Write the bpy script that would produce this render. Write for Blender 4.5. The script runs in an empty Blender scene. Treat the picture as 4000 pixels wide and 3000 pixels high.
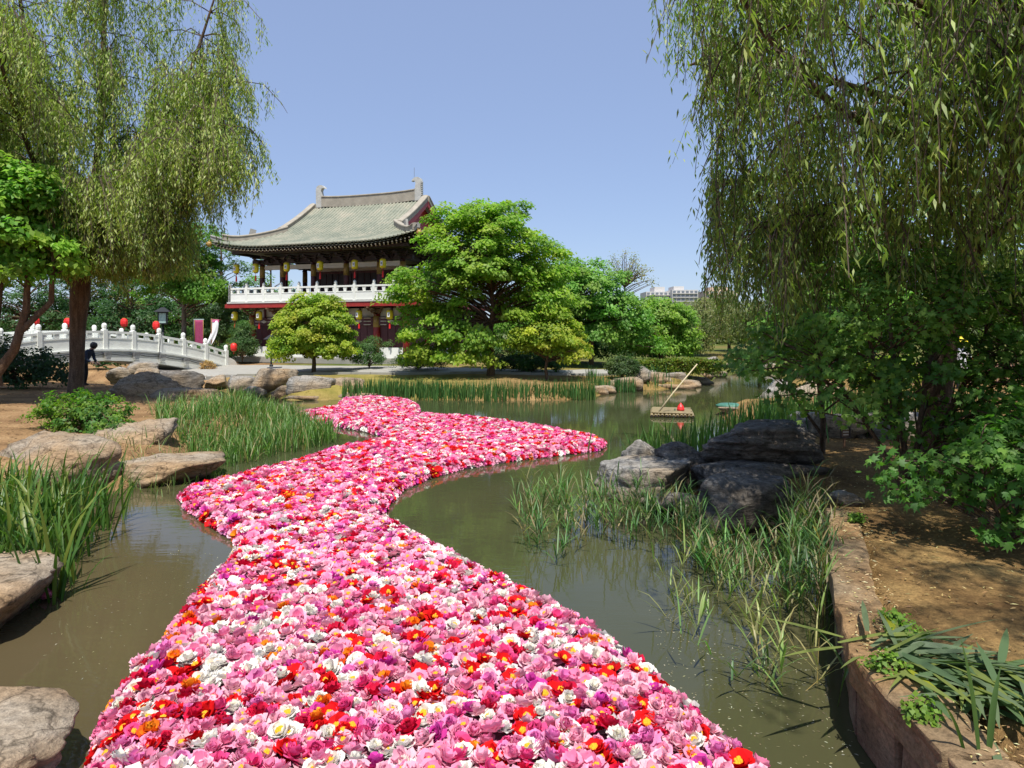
import bpy, bmesh, math, random
import numpy as np
from mathutils import Vector, Matrix, noise
random.seed(7)
sc = bpy.context.scene
C = sc.collection
# ------------------------------------------------------------------ camera, sky, sun, exposure
CAM_H = 2.5
FPX, U0, V0 = 1500.0, 1106.0, 715.0          # focal length and horizon in the photograph's own measure
cam_d = bpy.data.cameras.new('camera'); cam = bpy.data.objects.new('camera', cam_d); C.objects.link(cam)
cam.location = (0, 0, CAM_H); cam.rotation_euler = (math.radians(90), 0, 0)
cam_d.sensor_width = 36; cam_d.lens = 36 * FPX / 2212; cam_d.shift_y = -114.5 / 2212
cam_d.clip_end = 5000; cam_d.clip_start = 0.05
sc.camera = cam
SUN_EL, SUN_AZ = math.radians(67), math.radians(176)   # azimuth clockwise from +Y
sv = Vector((math.sin(SUN_AZ) * math.cos(SUN_EL), math.cos(SUN_AZ) * math.cos(SUN_EL), math.sin(SUN_EL)))
world = bpy.data.worlds.new('World'); sc.world = world; world.use_nodes = True
wn = world.node_tree.nodes; wl = world.node_tree.links
sky = wn.new('ShaderNodeTexSky'); sky.sky_type = 'NISHITA'; sky.sun_disc = False
sky.sun_elevation = SUN_EL; sky.sun_rotation = SUN_AZ
sky.altitude = 400; sky.air_density = 1.0; sky.dust_density = .7; sky.ozone_density = 3.0
# thin even haze over the whole dome: the clear-sky texture veiled by one pale blue
veil = wn.new('ShaderNodeMix'); veil.data_type = 'RGBA'; veil.blend_type = 'MIX'; veil.inputs[0].default_value = .68
veil.inputs[7].default_value = (1.40, 1.76, 2.82, 1)
wl.new(sky.outputs[0], veil.inputs[6]); wl.new(veil.outputs[2], wn['Background'].inputs[0]); wn['Background'].inputs[1].default_value = 0.15
sun_d = bpy.data.lights.new('sun', 'SUN'); sun_d.energy = 4.5; sun_d.angle = math.radians(0.53); sun_d.color = (1.0, 0.955, 0.88)
sun = bpy.data.objects.new('sun', sun_d); C.objects.link(sun); sun.rotation_euler = sv.to_track_quat('Z', 'Y').to_euler()
sun.location = (0, -20, 40)
sc.view_settings.view_transform = 'Standard'; sc.view_settings.look = 'None'
sc.view_settings.exposure = 0.6; sc.view_settings.gamma = 1.0; sc.view_settings.use_curve_mapping = False
sc.render.engine = 'CYCLES'
cy = sc.cycles
cy.use_denoising = True
cy.max_bounces = 8; cy.diffuse_bounces = 5; cy.glossy_bounces = 3; cy.transmission_bounces = 4; cy.transparent_max_bounces = 6
cy.caustics_reflective = False; cy.caustics_refractive = False; cy.sample_clamp_indirect = 6

# ------------------------------------------------------------------ helpers
def G(u, v, z=0.0):
    "point of the photograph that lies at height z"
    Y = (CAM_H - z) * FPX / (v - V0)
    return ((u - U0) / FPX * Y, Y, z)
def A(u, v, Y):
    "point of the photograph at depth Y"
    return ((u - U0) / FPX * Y, Y, CAM_H - (v - V0) / FPX * Y)

def tag(o, label=None, cat=None, group=None, kind=None):
    if label: o['label'] = label
    if cat: o['category'] = cat
    if group: o['group'] = group
    if kind: o['kind'] = kind
    return o
def empty(name, loc, rz=0, label=None, cat=None, group=None):
    o = bpy.data.objects.new(name, None); C.objects.link(o); o.location = loc; o.rotation_euler = (0, 0, rz)
    o.empty_display_size = 0.1
    return tag(o, label, cat, group)
def link(name, me, mat=None, parent=None):
    o = bpy.data.objects.new(name, me); C.objects.link(o)
    if mat is not None and not me.materials: me.materials.append(mat)
    if parent is not None: o.parent = parent
    return o
def np_mesh(name, V, F, col=None, smooth=False):
    V = np.asarray(V, dtype=np.float32); F = np.asarray(F, dtype=np.int32)
    me = bpy.data.meshes.new(name); k = F.shape[1]; n = len(F)
    me.vertices.add(len(V)); me.vertices.foreach_set('co', V.ravel())
    me.loops.add(n * k); me.loops.foreach_set('vertex_index', F.ravel())
    me.polygons.add(n); me.polygons.foreach_set('loop_start', np.arange(0, n * k, k, dtype=np.int32))
    me.polygons.foreach_set('loop_total', np.full(n, k, dtype=np.int32))
    if smooth: me.polygons.foreach_set('use_smooth', np.ones(n, dtype=bool))
    if col is not None:
        a = me.color_attributes.new('col', 'FLOAT_COLOR', 'POINT')
        c4 = np.ones((len(V), 4), dtype=np.float32); c4[:, :3] = col
        a.data.foreach_set('color', c4.ravel())
    me.update(calc_edges=True); me.validate()
    return me
def np_obj(name, V, F, mat, parent=None, col=None, smooth=False):
    return link(name, np_mesh(name, V, F, col, smooth), mat, parent)

class MB:
    def __init__(s): s.v = []; s.f = []
    def add(s, V, F):
        b = len(s.v); s.v.extend([tuple(map(float, p)) for p in V]); s.f.extend([tuple(int(i) + b for i in f) for f in F]); return s
    def hexa(s, p):   # 8 points: bottom ring 0-3, top ring 4-7
        return s.add(p, [(3, 2, 1, 0), (4, 5, 6, 7), (0, 1, 5, 4), (1, 2, 6, 5), (2, 3, 7, 6), (3, 0, 4, 7)])
    def box(s, c, d, rz=0):
        x, y, z = c; a, b, h = d[0] / 2, d[1] / 2, d[2] / 2; cs, sn = math.cos(rz), math.sin(rz)
        P = []
        for zz in (-h, h):
            for (px, py) in ((-a, -b), (a, -b), (a, b), (-a, b)):
                P.append((x + px * cs - py * sn, y + px * sn + py * cs, z + zz))
        return s.hexa(P)
    def tube(s, pts, rad, n=6, cap=True):
        pts = [Vector(p) for p in pts]
        if not hasattr(rad, '__len__'): rad = [rad] * len(pts)
        V = []; F = []; up = Vector((0, 0, 1)); prev = None
        for i, p in enumerate(pts):
            t = (pts[min(i + 1, len(pts) - 1)] - pts[max(i - 1, 0)]).normalized()
            if prev is None:
                a = t.cross(up if abs(t.z) < .95 else Vector((1, 0, 0))).normalized()
            else:
                a = (prev - t * prev.dot(t)).normalized()
            prev = a; b = t.cross(a)
            for k in range(n):
                th = 2 * math.pi * k / n
                V.append(p + (a * math.cos(th) + b * math.sin(th)) * rad[i])
        for i in range(len(pts) - 1):
            for k in range(n):
                F.append((i * n + k, i * n + (k + 1) % n, (i + 1) * n + (k + 1) % n, (i + 1) * n + k))
        if cap:
            F.append(tuple(range(n - 1, -1, -1))); F.append(tuple((len(pts) - 1) * n + k for k in range(n)))
        return s.add(V, F)
    def lathe(s, prof, n=10, c=(0, 0, 0)):
        V = []; F = []
        for (r, z) in prof:
            for k in range(n):
                th = 2 * math.pi * k / n; V.append((c[0] + r * math.cos(th), c[1] + r * math.sin(th), c[2] + z))
        for i in range(len(prof) - 1):
            for k in range(n): F.append((i * n + k, i * n + (k + 1) % n, (i + 1) * n + (k + 1) % n, (i + 1) * n + k))
        F.append(tuple(range(n - 1, -1, -1))); F.append(tuple((len(prof) - 1) * n + k for k in range(n)))
        return s.add(V, F)
    def extrude(s, poly, f0, f1):   # poly: 2-D outline; f0/f1 map a 2-D point to the two faces
        n = len(poly); V = [f0(p) for p in poly] + [f1(p) for p in poly]
        F = [tuple(range(n - 1, -1, -1)), tuple(range(n, 2 * n))] + [(i, (i + 1) % n, n + (i + 1) % n, n + i) for i in range(n)]
        return s.add(V, F)
    def mesh(s, name, smooth=False):
        me = bpy.data.meshes.new(name); me.from_pydata(s.v, [], s.f); me.update()
        if smooth: me.polygons.foreach_set('use_smooth', np.ones(len(me.polygons), dtype=bool))
        bm = bmesh.new(); bm.from_mesh(me); bmesh.ops.recalc_face_normals(bm, faces=bm.faces); bm.to_mesh(me); bm.free()
        return me
    def build(s, name, mat, parent=None, smooth=False):
        return link(name, s.mesh(name, smooth), mat, parent)

# ------------------------------------------------------------------ materials
def newmat(name):
    m = bpy.data.materials.new(name); m.use_nodes = True
    return m, m.node_tree.nodes, m.node_tree.links, m.node_tree.nodes['Principled BSDF']
def mixc(N, L, fac, a, b, mode='MIX'):
    n = N.new('ShaderNodeMix'); n.data_type = 'RGBA'; n.blend_type = mode
    for s, v in ((0, fac), (6, a), (7, b)):
        if isinstance(v, (int, float)): n.inputs[s].default_value = v
        elif isinstance(v, tuple): n.inputs[s].default_value = (v[0], v[1], v[2], 1)
        else: L.new(v, n.inputs[s])
    return n.outputs[2]
def nz(N, L, scale, detail=4, rough=.6, coord='Object', stretch=None, kind='noise'):
    tc = N.new('ShaderNodeTexCoord'); src = tc.outputs[coord]
    if stretch:
        mp = N.new('ShaderNodeMapping'); mp.inputs['Scale'].default_value = stretch; L.new(src, mp.inputs[0]); src = mp.outputs[0]
    if kind == 'noise':
        t = N.new('ShaderNodeTexNoise'); t.inputs['Scale'].default_value = scale; t.inputs['Detail'].default_value = detail; t.inputs['Roughness'].default_value = rough
        L.new(src, t.inputs['Vector']); return t.outputs[0]
    t = N.new('ShaderNodeTexVoronoi'); t.inputs['Scale'].default_value = scale; L.new(src, t.inputs['Vector']); return t.outputs['Distance']
def ramp(N, L, fac, stops):
    r = N.new('ShaderNodeValToRGB'); e = r.color_ramp.elements
    e[0].position = stops[0][0]; e[0].color = (*stops[0][1], 1); e[1].position = stops[-1][0]; e[1].color = (*stops[-1][1], 1)
    for p, c in stops[1:-1]:
        x = e.new(p); x.color = (*c, 1)
    L.new(fac, r.inputs[0]); return r.outputs[0]
def bump(N, L, h, strength, dist, normal_in):
    b = N.new('ShaderNodeBump'); b.inputs['Strength'].default_value = strength; b.inputs['Distance'].default_value = dist
    L.new(h, b.inputs['Height']); L.new(b.outputs[0], normal_in); return b
def plain(name, col, rough=.6, var=.25, scale=6, bumpd=0.0, metal=0.0, coord='Object'):
    m, N, L, P = newmat(name)
    f = nz(N, L, scale, 5, .65, coord)
    d = tuple(c * (1 - var) for c in col); b = tuple(min(1, c * (1 + var)) for c in col)
    L.new(ramp(N, L, f, [(.3, d), (.7, b)]), P.inputs['Base Color'])
    P.inputs['Roughness'].default_value = rough; P.inputs['Metallic'].default_value = metal
    if bumpd: bump(N, L, nz(N, L, scale * 4, 6, .7, coord), .6, bumpd, P.inputs['Normal'])
    return m
def leaf_mat(name, trans=.5, rough=.5, gloss=.3, tmul=(.95, 1.3, .45)):
    m, N, L, P = newmat(name)
    at = N.new('ShaderNodeAttribute'); at.attribute_name = 'col'
    L.new(at.outputs[0], P.inputs['Base Color']); P.inputs['Roughness'].default_value = rough
    P.inputs['Specular IOR Level'].default_value = gloss
    tr = N.new('ShaderNodeBsdfTranslucent'); L.new(mixc(N, L, 1.0, at.outputs[0], tmul, 'MULTIPLY'), tr.inputs[0])
    ms = N.new('ShaderNodeMixShader'); ms.inputs[0].default_value = trans
    L.new(P.outputs[0], ms.inputs[1]); L.new(tr.outputs[0], ms.inputs[2]); L.new(ms.outputs[0], N['Material Output'].inputs[0])
    return m
def rock_mat(name, a, b, c, strata=(1, 1, 5), bumpd=.03, scale=2.2, crack=.0, damp=False):
    m, N, L, P = newmat(name)
    f1 = nz(N, L, scale, 8, .68, stretch=strata); f2 = nz(N, L, scale * 9, 6, .7, stretch=(1, 1, 2)); f3 = nz(N, L, .9, 3, .5)
    base = ramp(N, L, f1, [(.32, a), (.5, b), (.68, c)])
    base = mixc(N, L, .55, base, ramp(N, L, f2, [(.36, (.22, .21, .2)), (.56, (.9, .9, .9))]), 'MULTIPLY')
    base = mixc(N, L, mathn(N, L, f3, .52, 5), base, mixc(N, L, 1.0, base, (1.15, .95, .72), 'MULTIPLY'))
    vo = N.new('ShaderNodeTexVoronoi'); vo.feature = 'DISTANCE_TO_EDGE'; vo.inputs['Scale'].default_value = scale * .9
    tcv = N.new('ShaderNodeTexCoord'); wob = N.new('ShaderNodeMixRGB'); wob.blend_type = 'ADD'; wob.inputs[0].default_value = .35
    nzc = N.new('ShaderNodeTexNoise'); nzc.inputs['Scale'].default_value = scale * 2; nzc.inputs['Detail'].default_value = 5
    L.new(tcv.outputs['Object'], nzc.inputs['Vector']); L.new(tcv.outputs['Object'], wob.inputs[1]); L.new(nzc.outputs[1], wob.inputs[2]); L.new(wob.outputs[0], vo.inputs['Vector'])
    crk = ramp(N, L, vo.outputs['Distance'], [(0.0, (.25, .24, .22)), (.03, (1, 1, 1))])
    base = mixc(N, L, crack, base, crk, 'MULTIPLY')
    f4 = nz(N, L, scale * 34, 4, .75); base = mixc(N, L, .5, base, ramp(N, L, f4, [(.35, (.5, .5, .5)), (.65, (1.3, 1.3, 1.3))]), 'MULTIPLY')
    if damp:
        ge = N.new('ShaderNodeNewGeometry'); sx = N.new('ShaderNodeSeparateXYZ'); L.new(ge.outputs['Position'], sx.inputs[0])
        wz = N.new('ShaderNodeMath'); wz.operation = 'MULTIPLY_ADD'; L.new(f1, wz.inputs[0]); wz.inputs[1].default_value = -.12; L.new(sx.outputs[2], wz.inputs[2])
        base = mixc(N, L, .8, base, ramp(N, L, wz.outputs[0], [(.0, (.38, .36, .3)), (.05, (1, 1, 1))]), 'MULTIPLY')
    L.new(base, P.inputs['Base Color']); P.inputs['Roughness'].default_value = .85; P.inputs['Specular IOR Level'].default_value = .25
    b1 = bump(N, L, f1, .9, bumpd * 1.6, P.inputs['Normal'])
    b2 = N.new('ShaderNodeBump'); b2.inputs['Strength'].default_value = .8; b2.inputs['Distance'].default_value = bumpd * .5
    L.new(f2, b2.inputs['Height']); L.new(b2.outputs[0], b1.inputs['Normal'])
    return m
def mathn(N, L, v, thr, gain):
    "clamped (v-thr)*gain+.5"
    a = N.new('ShaderNodeMath'); a.operation = 'SUBTRACT'; L.new(v, a.inputs[0]); a.inputs[1].default_value = thr
    b = N.new('ShaderNodeMath'); b.operation = 'MULTIPLY_ADD'; b.use_clamp = True; L.new(a.outputs[0], b.inputs[0]); b.inputs[1].default_value = gain; b.inputs[2].default_value = .5
    return b.outputs[0]

M = {}
M['leaf'] = leaf_mat('leaf')
M['willow'] = leaf_mat('willow_leaf', trans=.46, rough=.45, gloss=.35)
M['blade'] = leaf_mat('blade_leaf', trans=.35, rough=.42, gloss=.4)
M['petal'] = leaf_mat('petal_cloth', trans=.22, rough=.75, gloss=.15, tmul=(1, 1, 1))
M['bark'] = rock_mat('bark', (.06, .04, .028), (.13, .09, .062), (.21, .155, .11), strata=(5, 5, .8), bumpd=.03, scale=2.5)
M['bark_pale'] = rock_mat('bark_pale', (.1, .085, .07), (.19, .165, .135), (.28, .25, .21), strata=(4, 4, 1), bumpd=.015, scale=3)
M['twig'] = plain('twig_bark', (.075, .05, .032), .8)
M['sand_rock'] = rock_mat('sand_rock', (.19, .145, .10), (.34, .275, .20), (.43, .365, .285), crack=.8, damp=True, bumpd=.045)
M['grey_rock'] = rock_mat('grey_rock', (.18, .168, .15), (.31, .298, .275), (.42, .405, .375), crack=.8, damp=True, bumpd=.045)
M['dark_rock'] = rock_mat('dark_rock', (.065, .06, .055), (.14, .132, .122), (.27, .255, .235), strata=(1.4, 1.4, 6), crack=.6, damp=True, bumpd=.05)
M['marble'] = plain('marble', (.74, .75, .70), .55, .07, 2.5, .002)
M['marble_grey'] = plain('marble_weathered', (.56, .56, .53), .6, .12, 1.6, .004)
M['lacquer'] = plain('red_lacquer', (.30, .022, .016), .45, .2, 3)
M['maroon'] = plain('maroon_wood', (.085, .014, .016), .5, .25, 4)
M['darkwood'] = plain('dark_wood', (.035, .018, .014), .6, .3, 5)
M['cream'] = plain('cream_plaster', (.62, .55, .45), .8, .08, 2)
M['gold'] = plain('gold_paint', (.3, .18, .035), .45, .4, 30)
M['black'] = plain('black_metal', (.014, .015, .017), .45, .2, 8)
M['cable'] = plain('cable_rubber', (.02, .02, .022), .6, .2, 8)
M['boxgrey'] = plain('floodlight_metal', (.16, .16, .16), .5, .15, 8)
M['paleglass'] = plain('milky_glass', (.32, .45, .42), .2, .1, 3)
M['bamboo'] = plain('bamboo', (.21, .16, .075), .5, .3, 9)
M['bamboo_shade'] = plain('bamboo_end_shade', (.03, .022, .015), .9, .2, 9)
M['straw'] = plain('bamboo_pole', (.19, .145, .06), .6, .35, 7)
M['yellow'] = plain('yellow_lantern_silk', (.78, .62, .02), .5, .12, 8)
M['redsilk'] = plain('red_silk', (.72, .022, .02), .5, .15, 6)
M['banner'] = plain('maroon_banner_cloth', (.26, .03, .09), .8, .15, 4)
M['whitecloth'] = plain('white_cloth', (.78, .77, .78), .8, .05, 3)
M['pinkcloth'] = plain('pink_cloth', (.6, .12, .28), .8, .1, 3)
M['palepole'] = plain('pale_pole_wood', (.5, .42, .25), .6, .15, 5)
M['wood'] = plain('brown_wood', (.17, .085, .04), .7, .3, 8, .003)
M['concrete'] = plain('paving_concrete', (.29, .28, .25), .85, .12, 3, .003)
M['teal'] = plain('green_tarpaulin', (.05, .16, .11), .5, .3, 6, .01)
# ------------------------------------------------------------------ the setting: terrain, water, path
POND = np.array([(-2.9, .8), (2.2, .8), (2.2, 3.2), (2.27, 4.2), (2.73, 5.5), (3.68, 7.7), (3.5, 8.8), (2.7, 9.8), (2.2, 11), (2.6, 12.4), (4.2, 14.5),
    (5.6, 17.5), (5.9, 19.6), (6.2, 21.4), (7.8, 22), (9.3, 25), (11.4, 30), (15, 39), (16.6, 42.6), (14.5, 43.3), (12.4, 42.8), (11.6, 39), (10, 34.5), (8.1, 30.6), (6, 29.4),
    (4.0, 28.4), (3.5, 27.0), (2.7, 25.6), (1.9, 25.0), (-.1, 24.8), (-3.5, 25.2), (-5, 26), (-6.7, 25), (-8.2, 25), (-10.5, 27.6), (-13, 30.4), (-17, 32.5), (-26, 37), (-26, 33.5),
    (-18.5, 29.4), (-14.5, 27), (-11.8, 24.5), (-9, 21), (-7, 20.2), (-5.9, 17), (-6.2, 14), (-5.6, 12.4), (-6.0, 11.2), (-6.6, 10.2), (-5.6, 8.5), (-4.8, 6.6), (-4.2, 5.4), (-3.2, 4.2), (-3.0, 3)])
def sdf(poly, x, y):
    "signed distance, negative inside"
    x = np.asarray(x, float); y = np.asarray(y, float)
    d = np.full(x.shape, 1e9); ins = np.zeros(x.shape, bool); n = len(poly)
    for i in range(n):
        ax, ay = poly[i]; bx, by = poly[(i + 1) % n]; ex, ey = bx - ax, by - ay
        t = np.clip(((x - ax) * ex + (y - ay) * ey) / (ex * ex + ey * ey), 0, 1)
        d = np.minimum(d, np.hypot(x - ax - t * ex, y - ay - t * ey))
        if ay != by:
            ins ^= ((ay > y) != (by > y)) & (x < (bx - ax) * (y - ay) / (by - ay) + ax)
    return np.where(ins, -d, d)
def vnoise(x, y, s, seed=0):
    "cheap smooth value noise on arrays"
    x = np.asarray(x) / s + 37.1 * seed + 1000; y = np.asarray(y) / s + 11.7 * seed + 1000
    xi = np.floor(x).astype(int); yi = np.floor(y).astype(int); fx = x - xi; fy = y - yi
    fx = fx * fx * (3 - 2 * fx); fy = fy * fy * (3 - 2 * fy)
    h = lambda a, b: np.modf(np.abs(np.sin(a * 127.1 + b * 311.7 + seed * 7.3) * 43758.5453))[0]
    return (h(xi, yi) * (1 - fx) + h(xi + 1, yi) * fx) * (1 - fy) + (h(xi, yi + 1) * (1 - fx) + h(xi + 1, yi + 1) * fx) * fy
def terrain_h(x, y):
    x = np.asarray(x, float); y = np.asarray(y, float)
    d = sdf(POND, x, y)
    up = np.clip(d / .9, 0, 1); up = up * up * (3 - 2 * up)
    h = .44 * up + .04 * np.clip(d, 0, 11)
    wallside = (x > 1.5) & (y < 8.2) & (d > 0)
    h = np.where(wallside, .5 + .006 * np.clip(d, 0, 8) + (vnoise(x, y, .35, 7) - .5) * .05, h)
    h = h + (vnoise(x, y, 1.7, 1) - .5) * .10 * np.clip(d / 2, 0, 1) + (vnoise(x, y, .5, 2) - .5) * .035 * np.clip(d / 1.0, 0, 1)
    flat = np.clip((y - 29.5) / 3, 0, 1) * np.clip((10 - np.abs(x + 6)) / 4, 0, 1)
    h = h * (1 - flat) + flat * np.minimum(.44 + .04 * np.clip(d, 0, 10.5), .86)
    return np.where(d < 0, np.maximum(d * 1.2, -.55), h)
gx = np.unique(np.concatenate([np.array([-2500, -1200, -600, -300, -160, -100, -70, -50, -40]), np.arange(-32, 24.01, .3), np.array([28, 34, 42, 55, 80, 120, 200, 400, 900, 2500])]))
gy = np.unique(np.concatenate([np.array([-2500, -800, -300, -120, -60, -30, -15, -8, -4]), np.arange(-2, 50.01, .3), np.array([53, 57, 62, 70, 80, 100, 130, 180, 260, 400, 700, 1200, 2500])]))
XX, YY = np.meshgrid(gx, gy); ZZ = terrain_h(XX, YY)
nx, ny = len(gx), len(gy)
V = np.stack([XX.ravel(), YY.ravel(), ZZ.ravel()], 1)
ii = (np.arange(ny - 1)[:, None] * nx + np.arange(nx - 1)[None, :]).ravel()
F = np.stack([ii, ii + 1, ii + nx + 1, ii + nx], 1)
# where the lawn grows: a mask of what the ground is covered with (grass = 1, bare earth / mulch = 0)
lawn = np.clip((V[:, 1] - 24.2) / 1.5, 0, 1) * np.clip((V[:, 0] + 13.5) / 2, 0, 1)
lawn = lawn * (1 - .75 * np.clip((V[:, 0] + 3) / 3, 0, 1) * np.clip((33 - V[:, 1]) / 3, 0, 1))
lawn = lawn * np.clip(.35 + 1.3 * vnoise(V[:, 0], V[:, 1], 2.3, 5), 0, 1)
col = np.stack([lawn, np.clip((V[:, 0] - 1) / 2, 0, 1), np.clip((V[:, 1] - 32) / 4, 0, 1)], 1)
m, N, L, P = newmat('ground_cover')
at = N.new('ShaderNodeAttribute'); at.attribute_name = 'col'
sep = N.new('ShaderNodeSeparateColor'); L.new(at.outputs[0], sep.inputs[0])
n1 = nz(N, L, 1.3, 6, .65); n2 = nz(N, L, 26, 5, .75); n3 = nz(N, L, 90, 3, .7)
earth = ramp(N, L, n1, [(.3, (.16, .095, .048)), (.52, (.28, .175, .09)), (.72, (.37, .25, .135))])
mulch = ramp(N, L, n1, [(.3, (.11, .065, .028)), (.52, (.23, .145, .06)), (.72, (.34, .23, .095))])
earth = mixc(N, L, sep.outputs[1], earth, mulch)
earth = mixc(N, L, .7, earth, ramp(N, L, n2, [(.32, (.35, .33, .3)), (.62, (1.25, 1.2, 1.1))]), 'MULTIPLY')
grass = ramp(N, L, n1, [(.3, (.13, .14, .03)), (.5, (.24, .20, .055)), (.7, (.34, .27, .09))])
grass = mixc(N, L, .6, grass, ramp(N, L, n3, [(.3, (.4, .45, .3)), (.65, (1.2, 1.2, 1.1))]), 'MULTIPLY')
grass = mixc(N, L, sep.outputs[2], grass, mixc(N, L, 1.0, grass, (.42, .62, .55), 'MULTIPLY'))
L.new(mixc(N, L, sep.outputs[0], earth, grass), P.inputs['Base Color']); P.inputs['Roughness'].default_value = .95
P.inputs['Specular IOR Level'].default_value = .1
bb = bump(N, L, n2, .9, .03, P.inputs['Normal'])
M['ground'] = m
tag(np_obj('ground', V, F, m, col=col, smooth=True), kind='structure')

# water
m, N, L, P = newmat('pond_water')
f = nz(N, L, .35, 3, .5)
atw = N.new('ShaderNodeAttribute'); atw.attribute_name = 'col'
sepw = N.new('ShaderNodeSeparateColor'); L.new(atw.outputs[0], sepw.inputs[0])
deep = ramp(N, L, f, [(.3, (.042, .048, .021)), (.7, (.058, .062, .028))]); silt = ramp(N, L, f, [(.3, (.066, .052, .026)), (.7, (.092, .07, .036))])
L.new(mixc(N, L, sepw.outputs[0], deep, silt), P.inputs['Base Color'])
P.inputs['Roughness'].default_value = .025; P.inputs['IOR'].default_value = 1.333; P.inputs['Specular IOR Level'].default_value = .5
w1 = nz(N, L, 2.0, 3, .55, stretch=(.8, 2.6, 1)); w2 = nz(N, L, 8, 2, .5, stretch=(.8, 2.4, 1)); w3 = nz(N, L, .12, 2, .5)
ad = N.new('ShaderNodeMath'); ad.operation = 'MULTIPLY_ADD'; L.new(w2, ad.inputs[0]); ad.inputs[1].default_value = .3; L.new(w1, ad.inputs[2])
sc3 = N.new('ShaderNodeMath'); sc3.operation = 'MULTIPLY'; L.new(ad.outputs[0], sc3.inputs[0]); L.new(mathn(N, L, w3, .45, 4), sc3.inputs[1])
bump(N, L, sc3.outputs[0], .3, .010, P.inputs['Normal'])
M['water'] = m
wx = np.linspace(-27, 18, 91); wy = np.linspace(.5, 45, 90); WX, WY = np.meshgrid(wx, wy)
# stirred-up silt in the shallows of the near end, clearer and darker further out
dsh = -sdf(POND, WX, WY); silt_f = np.exp(-np.clip(dsh, 0, 9) / 1.5) * np.clip((13 - WY) / 6, 0, 1) * np.clip((.6 - WX) / 1.2, .25, 1)
silt_f = np.clip(silt_f * 1.7 * (.7 + .6 * vnoise(WX, WY, 1.6, 12)), 0, 1)
Vw = np.stack([WX.ravel(), WY.ravel(), 0 * WX.ravel()], 1); ii = (np.arange(89)[:, None] * 91 + np.arange(90)[None, :]).ravel()
tag(np_obj('water', Vw, np.stack([ii, ii + 1, ii + 92, ii + 91], 1), m, col=np.repeat(silt_f.reshape(-1, 1), 3, 1)), kind='structure')

# paved path in front of the pavilion, laid on the terrain
front = [(-19, 33.4), (-16, 31.9), (-13, 31.1), (-9, 30.7), (-5, 30.2), (-1, 29.8), (3, 30.4), (6, 32.0), (9, 36)]
back = [(-19, 38.5), (-16, 37.5), (-13, 36.6), (-9, 35.2), (-5, 33.6), (-1, 32.2), (3, 32.6), (6, 34.2), (8, 38)]
Vp = []; nseg = 80; nacr = 8
fr = np.array(front); bk = np.array(back)
def samp(a, t):
    k = min(int(t * (len(a) - 1)), len(a) - 2); f = t * (len(a) - 1) - k
    return a[k] * (1 - f) + a[k + 1] * f
for i in range(nseg + 1):
    p, q = samp(fr, i / nseg), samp(bk, i / nseg)
    for j in range(nacr + 1):
        r = p + (q - p) * j / nacr; Vp.append((r[0], r[1], 0))
Vp = np.array(Vp); Vp[:, 2] = terrain_h(Vp[:, 0], Vp[:, 1]) + .05
ii = (np.arange(nseg)[:, None] * (nacr + 1) + np.arange(nacr)[None, :]).ravel()
tag(np_obj('path', Vp, np.stack([ii, ii + nacr + 1, ii + nacr + 2, ii + 1], 1), M['concrete'], smooth=True), kind='structure')
# kerb stones along the path's front edge
kerb = empty('kerb', (front[3][0], front[3][1], .7), 0, 'low pale kerb of stone blocks along the front edge of the path', 'kerb')
kp = [samp(fr, t) for t in np.linspace(0, .9, 34)]
for a, b in zip(kp[:-1], kp[1:]):
    d = b - a; le = np.hypot(*d); c = (a + b) / 2; z = float(terrain_h(c[0], c[1]))
    o = MB().box((0, 0, 0), (le - .02, .14, .2)).build('kerb_stone', M['concrete'], kerb)
    o.location = (c[0] - kerb.location[0], c[1] - kerb.location[1], z + .0 - kerb.location[2]); o.rotation_euler = (0, 0, math.atan2(d[1], d[0]))

# ------------------------------------------------------------------ retaining wall on the right
M['wallstone'] = rock_mat('wall_stone', (.11, .07, .052), (.19, .13, .098), (.28, .205, .155), strata=(1, 1, 1.2), bumpd=.02)
M['coping'] = rock_mat('coping_stone', (.14, .1, .058), (.225, .165, .1), (.32, .245, .155), strata=(1, 1, 1), bumpd=.025)
wl_pts = [(2.0, 1.0), (2.0, 2.1), (2.02, 3.2), (2.1, 4.25), (2.35, 4.95), (2.65, 5.7), (3.05, 6.6), (3.55, 7.75)]
wall = empty('retaining_wall', (2.02, 3.2, 0), 0, 'weathered brown stone retaining wall at the water edge of the right bank', 'wall')
def wseg(a, b, w0, w1, z0, z1, gap=.008):
    a = np.array(a); b = np.array(b); d = (b - a) / np.hypot(*(b - a)); n = np.array((d[1], -d[0]))
    a = a + d * gap * 2; b = b - d * gap * 2
    P8 = [a + n * w0, b + n * w0, b + n * w1, a + n * w1]
    off = np.array(wall.location[:2])
    return MB().hexa([(*(p - off), z0) for p in P8] + [(*(p - off), z1) for p in P8])
def roughen(me, amt, sub=5, seed=0):
    bm = bmesh.new(); bm.from_mesh(me)
    bmesh.ops.bevel(bm, geom=bm.edges[:], offset=.02, segments=2, affect='EDGES', profile=.6)
    bmesh.ops.subdivide_edges(bm, edges=bm.edges[:], cuts=sub, use_grid_fill=True)
    for v in bm.verts:
        n = noise.noise_vector(v.co * 6 + Vector((seed * 3.1, 0, 0))) * .6 + noise.noise_vector(v.co * 17 + Vector((0, seed, 0))) * .4
        v.co += n * amt
    bm.to_mesh(me); bm.free(); me.update()
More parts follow.
